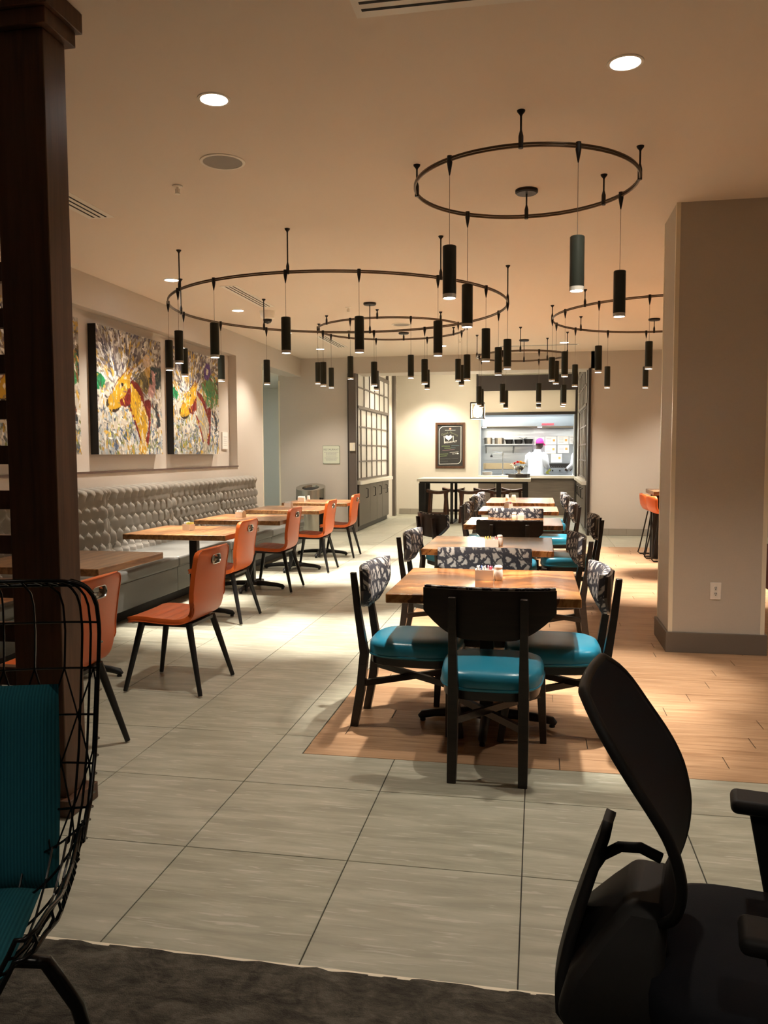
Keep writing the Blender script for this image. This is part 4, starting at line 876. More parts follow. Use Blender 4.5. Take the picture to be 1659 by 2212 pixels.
# thermostat-like switch on the jamb
t = thing('wall_switch', 'small pale switch box on the grey jamb', 'switch', (-3.325, YS-0.07, 1.57)); MB().box(-0.05, 0.05, -0.035, -0.001, -0.075, 0.075).build('body', M['corner_guard'], t, bevel=0.004); MB().box(0.01, 0.04, -0.038, -0.035, -0.05, 0.05).build('panel', M['quartz'], t)

# ------------------------------------------------------------------ restaurant sign
t = thing('wall_sign', 'pale square RESTAURANT sign on the far wall', 'sign', (-3.745, YS, 1.428)); w, h = 0.162, 0.168
def rrect(w, h, r, corners):
    pts = []
    for k, (sx, sz, a0) in enumerate(((1, -1, -PI/2), (1, 1, 0), (-1, 1, PI/2), (-1, -1, PI))):
        if k in corners: pts += [(sx*(w-r)+r*math.cos(a0+i*PI/12), sz*(h-r)+r*math.sin(a0+i*PI/12)) for i in range(7)]
        else: pts.append((sx*w, sz*h))
    return pts
MB().prism(rrect(w, h, 0.03, (1, 3)), -0.012, -0.001, 'y').build('edge', M['sign_edge'], t); MB().prism(rrect(w-0.006, h-0.006, 0.026, (1, 3)), -0.016, -0.012, 'y').build('plate', M['sign_plate'], t)
o = link('lettering', textmesh('RESTAURANT', 0.047), M['sign_text'], t, loc=(0, -0.0165, 0.095)); o.rotation_euler = (PI/2, 0, 0)
for z, wd, th in ((0.045, 0.135, 0.010), (0.020, 0.10, 0.009), (-0.003, 0.10, 0.009), (-0.025, 0.10, 0.009), (-0.058, 0.128, 0.010), (-0.082, 0.10, 0.009), (-0.104, 0.10, 0.009)):
    mb = MB(); x = -wd
    while x < wd-0.004:
        l_ = random.uniform(0.012, 0.03); mb.box(x, min(x+l_, wd), -0.0166, -0.016, z-th/2, z+th/2); x += l_+0.006
    mb.build('text_line', M['print_grey'], t)

# ------------------------------------------------------------------ chalkboard menu
t = thing('chalkboard_menu', 'framed chalkboard menu with a heart between fork and spoon', 'chalkboard', (-2.023, YB, 1.628)); w, h = 0.348, 0.537
mb = MB().box(-w, w, -0.035, -0.002, h-0.052, h).box(-w, w, -0.035, -0.002, -h, -h+0.052).box(-w, -w+0.052, -0.035, -0.002, -h+0.052, h-0.052).box(w-0.052, w, -0.035, -0.002, -h+0.052, h-0.052); mb.build('frame', M['dark_brown_wood'], t, bevel=0.003)
MB().box(-w+0.05, w-0.05, -0.016, -0.002, -h+0.05, h-0.05).build('board', M['chalkboard'], t)
def cu(x): return -w+(x-205)/(1365-205)*2*w
def cv(y): return h-(y-195)/(2015-195)*2*h
def stroke3(pts, r, mat, nm): MB().tube([(cu(x), -0.0175, cv(y)) for x, y in pts], r, 5).build(nm, M[mat], t)
bord = [(350,1850), (350,540)]+[(350+190*(1-math.cos(a)), 540-190*math.sin(a)) for a in np.linspace(0, PI/2, 8)]+[(1212,345), (1212,1660)]+[(1212-180*(1-math.cos(a)), 1660+180*math.sin(a)) for a in np.linspace(0, PI/2, 8)]+[(350,1850)]
stroke3(bord, 0.0065, 'chalk_white', 'border_line')
MB().box(cu(750), cu(822), -0.018, -0.016, cv(465), cv(400)).build('logo', M['logo_red'], t)
hp = []
for k in range(40):
    a = 2*PI*k/40; x = 16*math.sin(a)**3; y = 13*math.cos(a)-5*math.cos(2*a)-2*math.cos(3*a)-math.cos(4*a); hp.append((cu(722+x*8.6), cv(790-y*7.6)))
MB().prism(hp, -0.0185, -0.016, 'y').build('heart', M['chalk_white'], t)
stroke3([(545,730), (550,800), (560,960)], [0.012, 0.008, 0.006], 'chalk_white', 'fork'); stroke3([(900,720), (905,790), (910,930)], [0.014, 0.009, 0.006], 'chalk_white', 'spoon'); stroke3([(810,670), (815,700)], 0.006, 'chalk_white', 'stem')
def chalk(txt, size, x, y, mat, rot=0):
    o = link('lettering', textmesh(txt, size), M[mat], t, loc=(cu(x), -0.0175, cv(y))); o.rotation_euler = (PI/2, -rot, 0)
chalk('BREAKFAST', 0.060, 800, 965, 'chalk_white', 0.10); chalk('Good', 0.075, 570, 640, 'chalk_olive', 0.35); chalk('Morning', 0.062, 930, 640, 'chalk_olive', -0.40)
def scribble(x0, x1, y, mat, amp=14, r=0.004, slope=0):
    n = int((x1-x0)/16)+2; pts = [(x0+(x1-x0)*i/(n-1), y+slope*(x1-x0)*i/(n-1)+amp*(1 if i % 2 else -1)*random.uniform(0.4, 1)) for i in range(n)]; stroke3(pts, r, mat, 'chalk_scribble')
for q in ((580,990,500,'chalk_white',6,0.004), (450,770,1130,'chalk_green'), (830,1140,1110,'chalk_blue'), (560,800,1210,'chalk_green'), (820,1000,1200,'chalk_blue'), (480,960,1300,'chalk_pink',9,0.004,-0.06), (770,1110,1385,'chalk_white',12,0.004,-0.08), (870,950,1440,'chalk_white'), (370,700,1455,'chalk_green',14,0.004,-0.06), (390,660,1530,'chalk_green',14,0.004,-0.06), (400,800,1640,'chalk_grey'), (830,1100,1620,'chalk_grey'), (400,700,1730,'chalk_grey',9)): scribble(*q)
stroke3([(980,1430), (1070,1430)], 0.004, 'chalk_white', 'arrow_shaft'); stroke3([(1065,1430), (1120,1430)], [0.016, 0.006], 'chalk_white', 'arrow_head')

# ------------------------------------------------------------------ stainless bin
t = thing('waste_bin', 'stainless steel bin with slanted open top by the sign wall', 'bin', (-4.045, 14.43, 0)); n = 40; R = 0.268
def rim(r, z0, dz): return [(r*math.cos(2*PI*k/n), r*math.sin(2*PI*k/n), z0+dz*math.sin(2*PI*k/n)*1.0) for k in range(n)]
MB().layers([rim(R, 0.02, 0), rim(R, 0.60, 0)], cap=False).layers([rim(R, 0.6001, 0), rim(R, 0.842, 0.055)], cap=False).build('body', M['brushed_steel'], t, smooth=50)
MB().layers([rim(R, 0.842, 0.055), rim(R-0.006, 0.846, 0.055), rim(0.155, 0.836, 0.04), rim(0.15, 0.80, 0.03)], cap=False).build('lid', M['brushed_steel'], t, smooth=35)
MB().layers([rim(0.15, 0.805, 0.03), rim(0.01, 0.79, 0.0)]).build('opening', M['black_gap'], t); MB().lathe([(R-0.01, 0), (R-0.01, 0.02), (0, 0.02)], n).build('foot_ring', M['trim_black'], t)
MB().box(R*0.86, R*0.86+0.05, -0.17, -0.13, 0.62, 0.66).build('lock', M['black_metal'], t)

# ------------------------------------------------------------------ dark wooden post with slatted screen
t = thing('slatted_screen', 'dark brown wooden post with horizontal slat screen at the left edge', 'screen', (-1.955, 3.005, 0)); hx, hy = 0.105, 0.075
MB().box(-hx, hx, -hy, hy, 0.07, 3.06).build('post', M['dark_brown_wood'], t, bevel=0.004); MB().box(-hx-0.032, hx+0.032, -hy-0.032, hy+0.032, 0.001, 0.07).build('plinth', M['dark_brown_wood'], t, bevel=0.003)
MB().box(-hx-0.03, hx+0.03, -hy-0.03, hy+0.03, 3.06, 3.12).box(-hx-0.05, hx+0.05, -hy-0.05, hy+0.05, 3.12, 3.199).build('capital', M['dark_brown_wood'], t, bevel=0.003)
sm = MB().box(-1.25, -hx, -0.022, 0.022, -0.0375, 0.0375).mesh('slat'); sm.materials.append(M['dark_brown_wood'])
for k in range(17):
    z = 0.36+0.1815*k
    if z < 3.0: child('slat', sm, t, (0, 0, z))
MB().box(-1.45, -1.25, -hy, hy, 0.001, 3.199).build('post', M['dark_brown_wood'], t, bevel=0.004)

# ------------------------------------------------------------------ outlet on the column
t = thing('wall_outlet', 'white double outlet on the beige column', 'outlet', (1.268, 6.19, 0.454)); MB().box(-0.038, 0.038, -0.007, -0.001, -0.062, 0.062).build('plate', M['outlet_white'], t, bevel=0.003)
for z in (-0.021, 0.021):
    s_ = MB().lathe([(0.0, 0), (0.016, 0), (0.0165, -0.0015)], 16).mesh('socket', 40); o = link('socket', s_, M['outlet_white'], t, loc=(0, -0.0085, z)); o.rotation_euler = (PI/2, 0, 0)
    MB().box(-0.0065, -0.0035, -0.0105, -0.0085, z-0.002, z+0.009).box(0.0035, 0.0065, -0.0105, -0.0085, z-0.002, z+0.009).box(-0.0025, 0.0025, -0.0105, -0.0085, z-0.011, z-0.006).build('slots', M['slot_dark'], t)

# ------------------------------------------------------------------ bar table and saddle stools
t = thing('bar_table', 'tall bar table with white stone top and black steel frame', 'table', (-1.285, 17.28, 0))
MB().box(-1.15, 1.155, -0.53, 0.53, 0.868, 0.93).build('tabletop', M['quartz'], t, bevel=0.003); MB().box(-1.10, 1.10, -0.49, 0.49, 0.83, 0.868).build('frame', M['black_metal'], t)
for x, y, w in ((-1.05, -0.46, 0.13), (-1.05, 0.44, 0.10), (-0.435, -0.46, 0.055), (0.52, -0.46, 0.09), (1.05, -0.46, 0.11), (1.05, 0.44, 0.10), (-0.435, 0.44, 0.055)):
    MB().box(x-w/2, x+w/2, y-0.03, y+0.03, 0.03, 0.83).build('leg', M['black_metal'], t)
for x in (-1.05, -0.435, 1.05): MB().box(x-0.03, x+0.03, -0.49, 0.47, 0.002, 0.03).build('floor_bar', M['black_metal'], t)
MB().box(-1.05, -0.435, -0.48, -0.44, 0.002, 0.028).build('floor_bar', M['black_metal'], t)
def stool():
    t = thing('saddle_stool', 'x', 'stool', group='saddle stools at the bar table')
    G0, G1 = [], []
    for i in range(17):
        u = -1+2*i/16; r0, r1 = [], []
        for j in range(7):
            v = -1+2*j/6; r1.append((u*0.235, v*0.15, 0.655+0.045*u*u)); r0.append((u*0.235, v*0.15, 0.600+0.040*u*u))
        G0.append(r0); G1.append(r1)
    mb = MB().grid(G0).grid(G1)
    for A_, B_ in ((G0[0], G1[0]), (G0[-1], G1[-1]), ([r[0] for r in G0], [r[0] for r in G1]), ([r[-1] for r in G0], [r[-1] for r in G1])): mb.grid([A_, B_])
    mb.build('seat', M['stool_wood'], t, smooth=40)
    for sx in (-1, 1):
        for sy in (-1, 1): MB().bar((sx*0.195, sy*0.15, 0), (sx*0.155, sy*0.11, 0.635), 0.05, 0.045, 0.055, 0.05, (0,1,0)).build('leg', M['stool_wood'], t)
        MB().bar((sx*0.178, -0.13, 0.24), (sx*0.178, 0.13, 0.24), 0.02, 0.03).build('stretcher', M['stool_wood'], t)
    for sy in (-1, 1): MB().bar((-0.18, sy*0.135, 0.19), (0.18, sy*0.135, 0.19), 0.02, 0.03).build('stretcher', M['stool_wood'], t)
    return t
s0 = stool(); s0.location = (-2.03, 17.10, 0); s0['label'] = 'brown saddle stool at the left end of the bar table front'
for x, y, lb in ((-1.375, 17.10, 'brown saddle stool second from left at the bar table front'), (-0.76, 17.10, 'brown saddle stool at the right of the bar table front'), (-1.80, 18.0, 'brown saddle stool behind the bar table at left'), (-1.12, 18.0, 'brown saddle stool behind the bar table in the middle'), (-0.52, 18.0, 'brown saddle stool behind the bar table at right')): dup(s0, (x, y, 0), 0, lb)
t = thing('undercounter_fridge', 'small steel drawer unit under the serving ledge', 'fridge', (-0.62, YB, 0)); MB().box(-0.36, 0.30, -0.04, -0.001, 0.10, 0.80).build('body', M['trim_black'], t); MB().box(-0.35, 0.29, -0.055, -0.04, 0.55, 0.79).build('drawer', M['brushed_steel'], t); MB().box(-0.35, 0.29, -0.055, -0.04, 0.12, 0.53).build('door', M['brushed_steel'], t); MB().tube([(-0.3, -0.075, 0.75), (0.24, -0.075, 0.75)], 0.01, 8).build('handle', M['steel'], t)
# flower bowl on its black stand
t = thing('display_stand', 'black hexagonal stand on the end of the bar table', 'stand', (-0.375, 17.55, 0.931)); hx_ = [(0.235*math.cos(a), 0.235*math.sin(a)) for a in np.linspace(0.26, 0.26+2*PI, 7)[:-1]]
MB().prism(hx_, 0.0, 0.075, 'z').build('block', M['trim_black'], t, bevel=0.004)
t = thing('flower_vase', 'silver footed bowl of red and yellow flowers on the black stand', 'vase', (-0.375, 17.55, 1.0065))
MB().lathe([(0.0, 0), (0.085, 0), (0.08, 0.015), (0.035, 0.03), (0.03, 0.05), (0.07, 0.08), (0.11, 0.12), (0.135, 0.16), (0.13, 0.162), (0.10, 0.12), (0.0, 0.10)], 24).build('bowl', M['silver'], t, smooth=40)
def flower(x, y, z, r, mat, k):
    f = MB(); r *= 1.35
    for ringi, (m_, rr, dz) in enumerate(((8, r, 0), (6, r*0.65, r*0.25), (4, r*0.35, r*0.4))):
        for i in range(m_):
            a = 2*PI*i/m_+ringi*0.4+k; d = Vector((math.cos(a), math.sin(a), 0.35+0.3*ringi)); c = Vector((x, y, z+dz)); s_ = Vector((-math.sin(a), math.cos(a), 0))
            f.add([c, c+d*rr*0.6+s_*rr*0.35, c+d*rr, c+d*rr*0.6-s_*rr*0.35], [(0,1,2,3)])
    f.build('flower', M[mat], t)
for k, q in enumerate(((-0.09,-0.05,0.20,0.05,'petal_red'), (-0.03,-0.08,0.225,0.055,'petal_red'), (0.05,-0.07,0.21,0.055,'petal_yellow'), (0.10,-0.02,0.205,0.05,'petal_yellow'), (0.02,0.04,0.23,0.05,'petal_yellow'), (-0.13,0.0,0.18,0.055,'petal_white'), (-0.08,0.07,0.20,0.05,'petal_white'), (-0.12,-0.07,0.15,0.055,'petal_white'))): flower(*q, k)
for k in range(9):
    a = k*0.7; MB().add([(0.1*math.cos(a), 0.1*math.sin(a), 0.14), (0.15*math.cos(a+0.15), 0.15*math.sin(a+0.15), 0.17), (0.20*math.cos(a), 0.20*math.sin(a), 0.18), (0.15*math.cos(a-0.15), 0.15*math.sin(a-0.15), 0.165)], [(0,1,2,3)]).build('leaf', M['leaf'], t)

# ------------------------------------------------------------------ kitchen equipment
t = thing('range_hood', 'long stainless extraction hood over the cooking line', 'hood', (-0.25, 21.75, 2.12))
MB().prism([(-0.60, 0.0), (-0.60, 0.24), (-0.45, 0.42), (-0.45, 0.775), (0.62, 0.775), (0.62, 0.0)], -1.7, 1.7, 'x').build('canopy', M['kitchen_steel'], t); MB().box(-1.66, 1.66, -0.57, 0.6, -0.012, -0.001).build('filter_bank', M['grill_stain'], t)
for x in (-1.1, 0.3, 1.2): MB().lathe([(0.0, -0.02), (0.05, -0.02), (0.055, -0.012)], 16, (x, -0.3, 0)).build('hood_lamp', M['lamp_glow'], t)
l1 = area('hood_light', (-0.6, 21.45, 2.08), 1.6, 0.12, 11, (1.0, 0.93, 0.82)); l2 = area('hood_light', (0.6, 21.45, 2.08), 0.8, 0.12, 6, (1.0, 0.93, 0.82))
tag(MB().box(0.10, 0.40, 21.144, 21.149, 2.14, 2.185).build('hood_sticker', M['sticker_red']), 'small red label on the front of the extraction hood', 'label')
t = thing('wall_shelf', 'stainless wall shelf full of pots and pans', 'shelf', (-0.74, 22.4, 1.655)); MB().box(-0.66, 0.66, -0.32, -0.002, 0, 0.03).build('board', M['kitchen_steel'], t)
for x in (-0.62, 0.1, 0.62): MB().prism([(-0.28, 0.0), (-0.002, 0.0), (-0.002, -0.22)], x-0.01, x+0.01, 'x').build('bracket', M['steel'], t)
def pot(x, r, h, mat, label):
    p = thing('cooking_pot', label, 'pot', (x, 22.22, 1.6855)); MB().lathe([(0.0, 0), (r, 0), (r*1.02, h), (r*0.96, h), (r*0.95, 0.01), (0.0, 0.01)], 24).build('body', M[mat], p, smooth=40)
    for s_ in (-1, 1): MB().tube([(s_*r, -0.04, h*0.8), (s_*(r+0.03), -0.03, h*0.82), (s_*(r+0.03), 0.03, h*0.82), (s_*r, 0.04, h*0.8)], 0.006, 6).build('handle', M[mat], p)
pot(-1.30, 0.10, 0.17, 'pot_alu', 'dull aluminium pot at the left end of the kitchen shelf'); pot(-1.01, 0.115, 0.16, 'pot_alu', 'golden brown pot on the kitchen shelf')
def pan(x, r, label, a, h=0.085):
    p = thing('frying_pan', label, 'pan', (x, 22.21, 1.6855), a)
    MB().lathe([(0.0, 0), (r*0.75, 0), (r, h), (r*0.97, h), (r*0.72, 0.006), (0.0, 0.006)], 24).build('pan_body', M['pan_iron'], p, smooth=40)
    MB().bar((r*0.9, 0, h-0.01), (r+0.13, 0.0, h+0.05), 0.022, 0.010).build('handle', M['pan_iron'], p)
pan(-0.745, 0.11, 'black pan beside the golden pot', 2.6, 0.12); pan(-0.50, 0.115, 'black pan in the middle of the kitchen shelf', 0.5, 0.12); pan(-0.235, 0.125, 'black pan at the right end of the kitchen shelf', 2.9, 0.13)
def sheet(x0, x1, z0, z1, label, y=22.395):
    p = thing('recipe_sheet', label, 'paper', ((x0+x1)/2, y, (z0+z1)/2), 0, 'recipe sheets on the kitchen wall'); w, h = (x1-x0)/2, (z1-z0)/2
    MB().box(-w, w, -0.004, -0.001, -h, h).build('paper', M['paper_white'], p); MB().box(w*0.35, w*0.75, -0.005, -0.004, -h*0.25, h*0.3).build('picture', M['print_orange'], p)
    for k in range(4): MB().box(-w*0.8, w*0.1, -0.005, -0.004, h*(0.5-0.35*k)-0.006, h*(0.5-0.35*k)+0.006).build('text_line', M['print_grey'], p)
sheet(0.205, 0.495, 1.67, 1.88, 'upper left recipe sheet beside the cook'); sheet(0.52, 0.81, 1.67, 1.89, 'upper middle recipe sheet on the kitchen wall'); sheet(0.195, 0.485, 1.43, 1.65, 'lower left recipe sheet on the kitchen wall'); sheet(0.53, 0.82, 1.44, 1.655, 'lower right recipe sheet on the kitchen wall'); sheet(0.83, 1.1, 1.68, 1.90, 'recipe sheet cut off by the hatch edge'); sheet(0.36, 0.64, 1.19, 1.42, 'lowest recipe sheet above the grill', 22.298); sheet(-0.08, 0.18, 1.66, 1.87, 'recipe sheet behind the pink cap')
t = thing('cooking_line', 'stainless cooking counter along the kitchen back wall', 'counter', (-0.25, 22.0, 0)); MB().box(-1.7, 1.7, -0.4, 0.35, 0.10, 0.88).build('cabinet', M['kitchen_steel'], t); MB().box(-1.7, 1.7, -0.42, 0.35, 0.88, 0.92).build('worktop', M['kitchen_steel'], t); MB().box(-1.7, 1.7, 0.30, 0.395, 0.92, 1.42).build('backsplash', M['kitchen_steel'], t)
for k in range(8): MB().box(-1.68+0.42*k, -1.28+0.42*k, -0.41, -0.40, 0.16, 0.80).build('door', M['steel'], t)
t = thing('griddle', 'greasy griddle with tall stained splash guard', 'griddle', (-0.99, 21.80, 0.92)); MB().box(-0.40, 0.40, -0.15, 0.28, 0.0, 0.10).build('body', M['kitchen_steel'], t); MB().box(-0.40, 0.40, 0.25, 0.28, 0.10, 0.26).box(-0.40, -0.37, -0.15, 0.25, 0.10, 0.26).box(0.37, 0.40, -0.15, 0.25, 0.10, 0.26).build('splash_guard', M['grill_stain'], t); MB().box(-0.37, 0.37, -0.15, 0.25, 0.10, 0.108).build('plate', M['pan_iron'], t)
t = thing('chargrill', 'black barred grill at the right of the kitchen', 'grill', (0.57, 21.80, 0.92)); MB().box(-0.29, 0.29, -0.18, 0.22, 0, 0.14).build('body', M['kitchen_steel'], t)
for k in range(12): MB().bar((-0.26+0.047*k, -0.16, 0.15), (-0.26+0.047*k, 0.2, 0.165), 0.02, 0.02).build('grate_bar', M['pan_iron'], t)
MB().box(-0.29, 0.29, 0.19, 0.22, 0.14, 0.25).build('back_guard', M['pan_iron'], t)
for x in (-0.18, 0.0, 0.18): MB().tube([(x, -0.18, 0.07), (x, -0.215, 0.07)], 0.02, 10).build('knob', M['pan_iron'], t)
t = thing('pot_filler_tap', 'tall jointed chrome tap behind the serving ledge', 'tap', (-0.805, 19.72, 0.926)); MB().lathe([(0.0, 0), (0.03, 0), (0.03, 0.012), (0.014, 0.02), (0.012, 0.47), (0.02, 0.475), (0.02, 0.53), (0.0, 0.53)], 16).build('riser', M['steel'], t, smooth=40); MB().tube([(0, 0, 0.50), (-0.02, 0.02, 0.525), (-0.22, 0.12, 0.545), (-0.27, 0.14, 0.53), (-0.275, 0.145, 0.46)], 0.009, 8).build('spout', M['steel'], t, smooth=60); MB().lathe([(0.0, 0.42), (0.03, 0.425), (0.028, 0.46), (0.012, 0.475)], 12, (-0.275, 0.145, 0)).build('spray_head', M['black_metal'], t, smooth=40); MB().tube([(0, 0, 0.53), (-0.02, -0.03, 0.56)], 0.008, 8).build('lever', M['steel'], t)
t = thing('prep_counter', 'steel preparation counter inside the kitchen behind the hatch', 'counter', (-0.25, 20.05, 0)); MB().box(-1.05, 1.2, -0.19, 0.40, 0.12, 0.86).build('cabinet', M['kitchen_steel'], t); MB().box(-1.08, 1.2, -0.19, 0.42, 0.863, 0.895).build('worktop', M['kitchen_steel'], t)
tag(MB().lathe([(0.0, 0), (0.12, 0), (0.15, 0.05), (0.145, 0.05), (0.115, 0.006), (0, 0.006)], 24, (-0.62, 20.15, 0.8955)).build('mixing_tray', M['pan_iron'], smooth=40), 'dark shallow pan on the steel counter behind the tap', 'pan')
pm = MB().lathe([(0.0, 0.0), (0.08, 0.0), (0.125, 0.012), (0.123, 0.015), (0.08, 0.005), (0.0, 0.005)], 24).mesh('plate', 40); pm.materials.append(M['ceramic'])
for k in range(7):
    o = child('plate', pm, None, (-1.17, 19.66, 0.9262+0.0105*k)); tag(o, 'white plate in the stack at the left of the serving ledge', 'plate', 'plates stacked on the serving ledge')
# ------------------------------------------------------------------ people in the kitchen
def person(loc, rz, label, headgear, hold=False):
    t = thing('person', label, 'person', loc, rz)
    V, Ed, Rr = [], [], []
    def v(p, r, link_to=None):
        V.append(p); Rr.append(r); i = len(V)-1
        if link_to is not None: Ed.append((link_to, i))
        return i
    pel = v((0, 0, 0.95), (0.15, 0.11)); sp = v((0, 0.02, 1.13), (0.14, 0.10), pel); ch = v((0, 0.03, 1.32), (0.16, 0.11), sp); nb = v((0.01, 0.05, 1.46), (0.07, 0.07), ch); nk = v((0.02, 0.075, 1.53), (0.055, 0.058), nb)
    hd = v((0.04, 0.105, 1.60), (0.068, 0.085), nk); hm = v((0.05, 0.115, 1.67), (0.078, 0.098), hd); ht = v((0.05, 0.11, 1.755), (0.055, 0.07), hm)
    v((0.085, 0.205, 1.635), (0.013, 0.016), hm)                                   # nose
    for sx in (-1, 1): v((0.04+sx*0.085, 0.10, 1.655), (0.012, 0.022), hm)          # ears
    for sx in (-1, 1):
        sh = v((sx*0.185, 0.03, 1.40), (0.068, 0.065), ch)
        if sx > 0: el, wr, hn = (0.255, 0.04, 1.15), (0.235, 0.20, 1.07), (0.225, 0.275, 1.05)
        else: el, wr, hn = (-0.255, 0.05, 1.15), (-0.13, 0.24, 1.06), (-0.07, 0.30, 1.05)
        e = v(el, (0.050, 0.050), sh); w_ = v(wr, (0.033, 0.030), e); h_ = v(hn, (0.040, 0.020), w_)
        d = Vector(hn)-Vector(wr); d.normalize(); s_ = d.cross(Vector((0,0,1))).normalized()
        for k, ln in enumerate((0.062, 0.075, 0.070, 0.055)):
            b0 = Vector(hn)+s_*(-0.027+0.018*k)+d*0.025; f1 = v(tuple(b0), (0.010, 0.009), h_); f2 = v(tuple(b0+d*ln*0.55+Vector((0,0,-0.012))), (0.009, 0.008), f1); v(tuple(b0+d*ln*0.8+Vector((0,0,-0.045))), (0.008, 0.007), f2)
        b0 = Vector(wr)+d*0.03-s_*sx*0.02; f1 = v(tuple(b0-s_*sx*0.022), (0.011, 0.010), w_); v(tuple(b0-s_*sx*0.030+d*0.045+Vector((0,0,-0.02))), (0.009, 0.009), f1)
        hp = v((sx*0.10, 0, 0.88), (0.095, 0.10), pel); kn = v((sx*0.105, 0.02, 0.49), (0.062, 0.065), hp); an = v((sx*0.11, -0.02, 0.09), (0.042, 0.045), kn); v((sx*0.12, 0.15, 0.045), (0.045, 0.035), an)
    me = bpy.data.meshes.new('body'); me.from_pydata(V, Ed, []); me.update()
    body = bpy.data.objects.new('body', me); COL.objects.link(body); body.parent = t; me.materials.append(M['skin'])
    sk = body.modifiers.new('skin', 'SKIN'); sk.use_smooth_shade = True
    for i, sv in enumerate(me.skin_vertices[0].data): sv.radius = Rr[i]; sv.use_root = (i == 0)
    sb = body.modifiers.new('sub', 'SUBSURF'); sb.levels = 2; sb.render_levels = 2
    bake(body); body.data.polygons.foreach_set('use_smooth', [True]*len(body.data.polygons))
    if len(body.data.materials) == 0: body.data.materials.append(M['skin'])
    def ell(cx, cy, z, a, b): return [(cx+a*math.cos(2*PI*k/28), cy+b*math.sin(2*PI*k/28), z) for k in range(28)]
    mb = MB().layers([ell(0, 0, 0.70, 0.235, 0.175), ell(0, 0, 0.90, 0.222, 0.165), ell(0, 0.015, 1.10, 0.205, 0.150), ell(0, 0.03, 1.28, 0.222, 0.152), ell(0, 0.035, 1.38, 0.225, 0.140), ell(0.003, 0.04, 1.435, 0.175, 0.115), ell(0.01, 0.05, 1.475, 0.095, 0.085), ell(0.015, 0.06, 1.51, 0.074, 0.076)], cap=False)
    mb.tube([(0.15, 0.035, 1.40), (0.215, 0.03, 1.36), (0.262, 0.035, 1.16), (0.243, 0.15, 1.095), (0.237, 0.185, 1.075)], [0.085, 0.088, 0.075, 0.060, 0.056], 14)
    mb.tube([(-0.15, 0.035, 1.40), (-0.215, 0.03, 1.36), (-0.262, 0.045, 1.16), (-0.17, 0.19, 1.08), (-0.145, 0.225, 1.065)], [0.085, 0.088, 0.075, 0.060, 0.056], 14)
    coat = mb.build('coat', M['coat_white'], t, smooth=60)
    MB().layers([ell(0.015, 0.06, 1.49, 0.082, 0.082), ell(0.018, 0.065, 1.535, 0.074, 0.076)], cap=False).build('collar', M['coat_white'], coat, smooth=60)
    mb = MB()
    for sx in (-1, 1): mb.tube([(sx*0.09, 0, 0.93), (sx*0.105, 0.005, 0.72), (sx*0.11, 0.02, 0.49), (sx*0.115, -0.015, 0.08)], [0.125, 0.115, 0.085, 0.075], 14)
    mb.build('trousers', M['trousers'], t, smooth=60)
    for sx in (-1, 1): MB().tube([(sx*0.11, -0.07, 0.045), (sx*0.115, 0.03, 0.05), (sx*0.12, 0.14, 0.04), (sx*0.122, 0.19, 0.03)], [0.040, 0.046, 0.042, 0.022], 12).build('shoe', M['trousers'], t, smooth=60)
    c = (0.05, 0.112, 1.68)
    if headgear == 'cap':
        cap = MB().lathe([(0.104, 0.0), (0.107, 0.03), (0.095, 0.085), (0.06, 0.125), (0.02, 0.138), (0.0, 0.138)], 24, c, 0.92, 1.10).build('cap', M['cap_pink'], t, smooth=60)
        br = [[(c[0]+0.095*r_*math.cos(a)*0.9+0.03*(r_-1), c[1]+0.112*r_*math.sin(a), c[2]+0.012-0.10*(r_-1)) for a in np.linspace(PI*0.12, PI*0.88, 15)] for r_ in (1.0, 1.25, 1.5, 1.6)]
        MB().grid(br).build('brim', M['cap_pink'], cap, smooth=60)
        MB().lathe([(0.099, -0.02), (0.101, 0.0)], 24, c, 0.92, 1.08).build('hair', M['hair'], t, smooth=60)
    else: MB().lathe([(0.092, -0.05), (0.100, 0.0), (0.098, 0.05), (0.07, 0.095), (0.0, 0.112)], 24, (c[0], c[1]-0.014, c[2]), 0.95, 1.05).build('hair', M['hair'], t, smooth=60)
    for sx in (-1, 1): MB().lathe([(0.0, -0.009), (0.009, 0.0), (0.0, 0.009)], 8, (0.055+sx*0.034, 0.196, 1.668)).build('eye', M['paper_white'], t, smooth=60)
    MB().box(0.035, 0.085, 0.188, 0.196, 1.600, 1.607).build('mouth', M['hair'], t)
    return t
person((-0.035, 20.82, 0), -0.45, 'cook in white coat and bright pink cap seen from behind', 'cap')
person((1.03, 20.95, 0), 1.1, 'second person in white coat half hidden by the hatch edge', 'hair')
t = thing('dish_cloth', 'yellow green cloth held by the cook', 'cloth', (0.27, 20.93, 0.93))
G = [[(0.03*math.sin(i*1.1)+0.035*(j-2)/2, -0.03+0.012*math.cos(i*1.7+j), 0.13-0.024*i) for j in range(5)] for i in range(7)]
MB().grid(G).grid([[(p[0], p[1]+0.012, p[2]) for p in r] for r in G]).build('cloth', M['glove_yellow'], t, smooth=80)

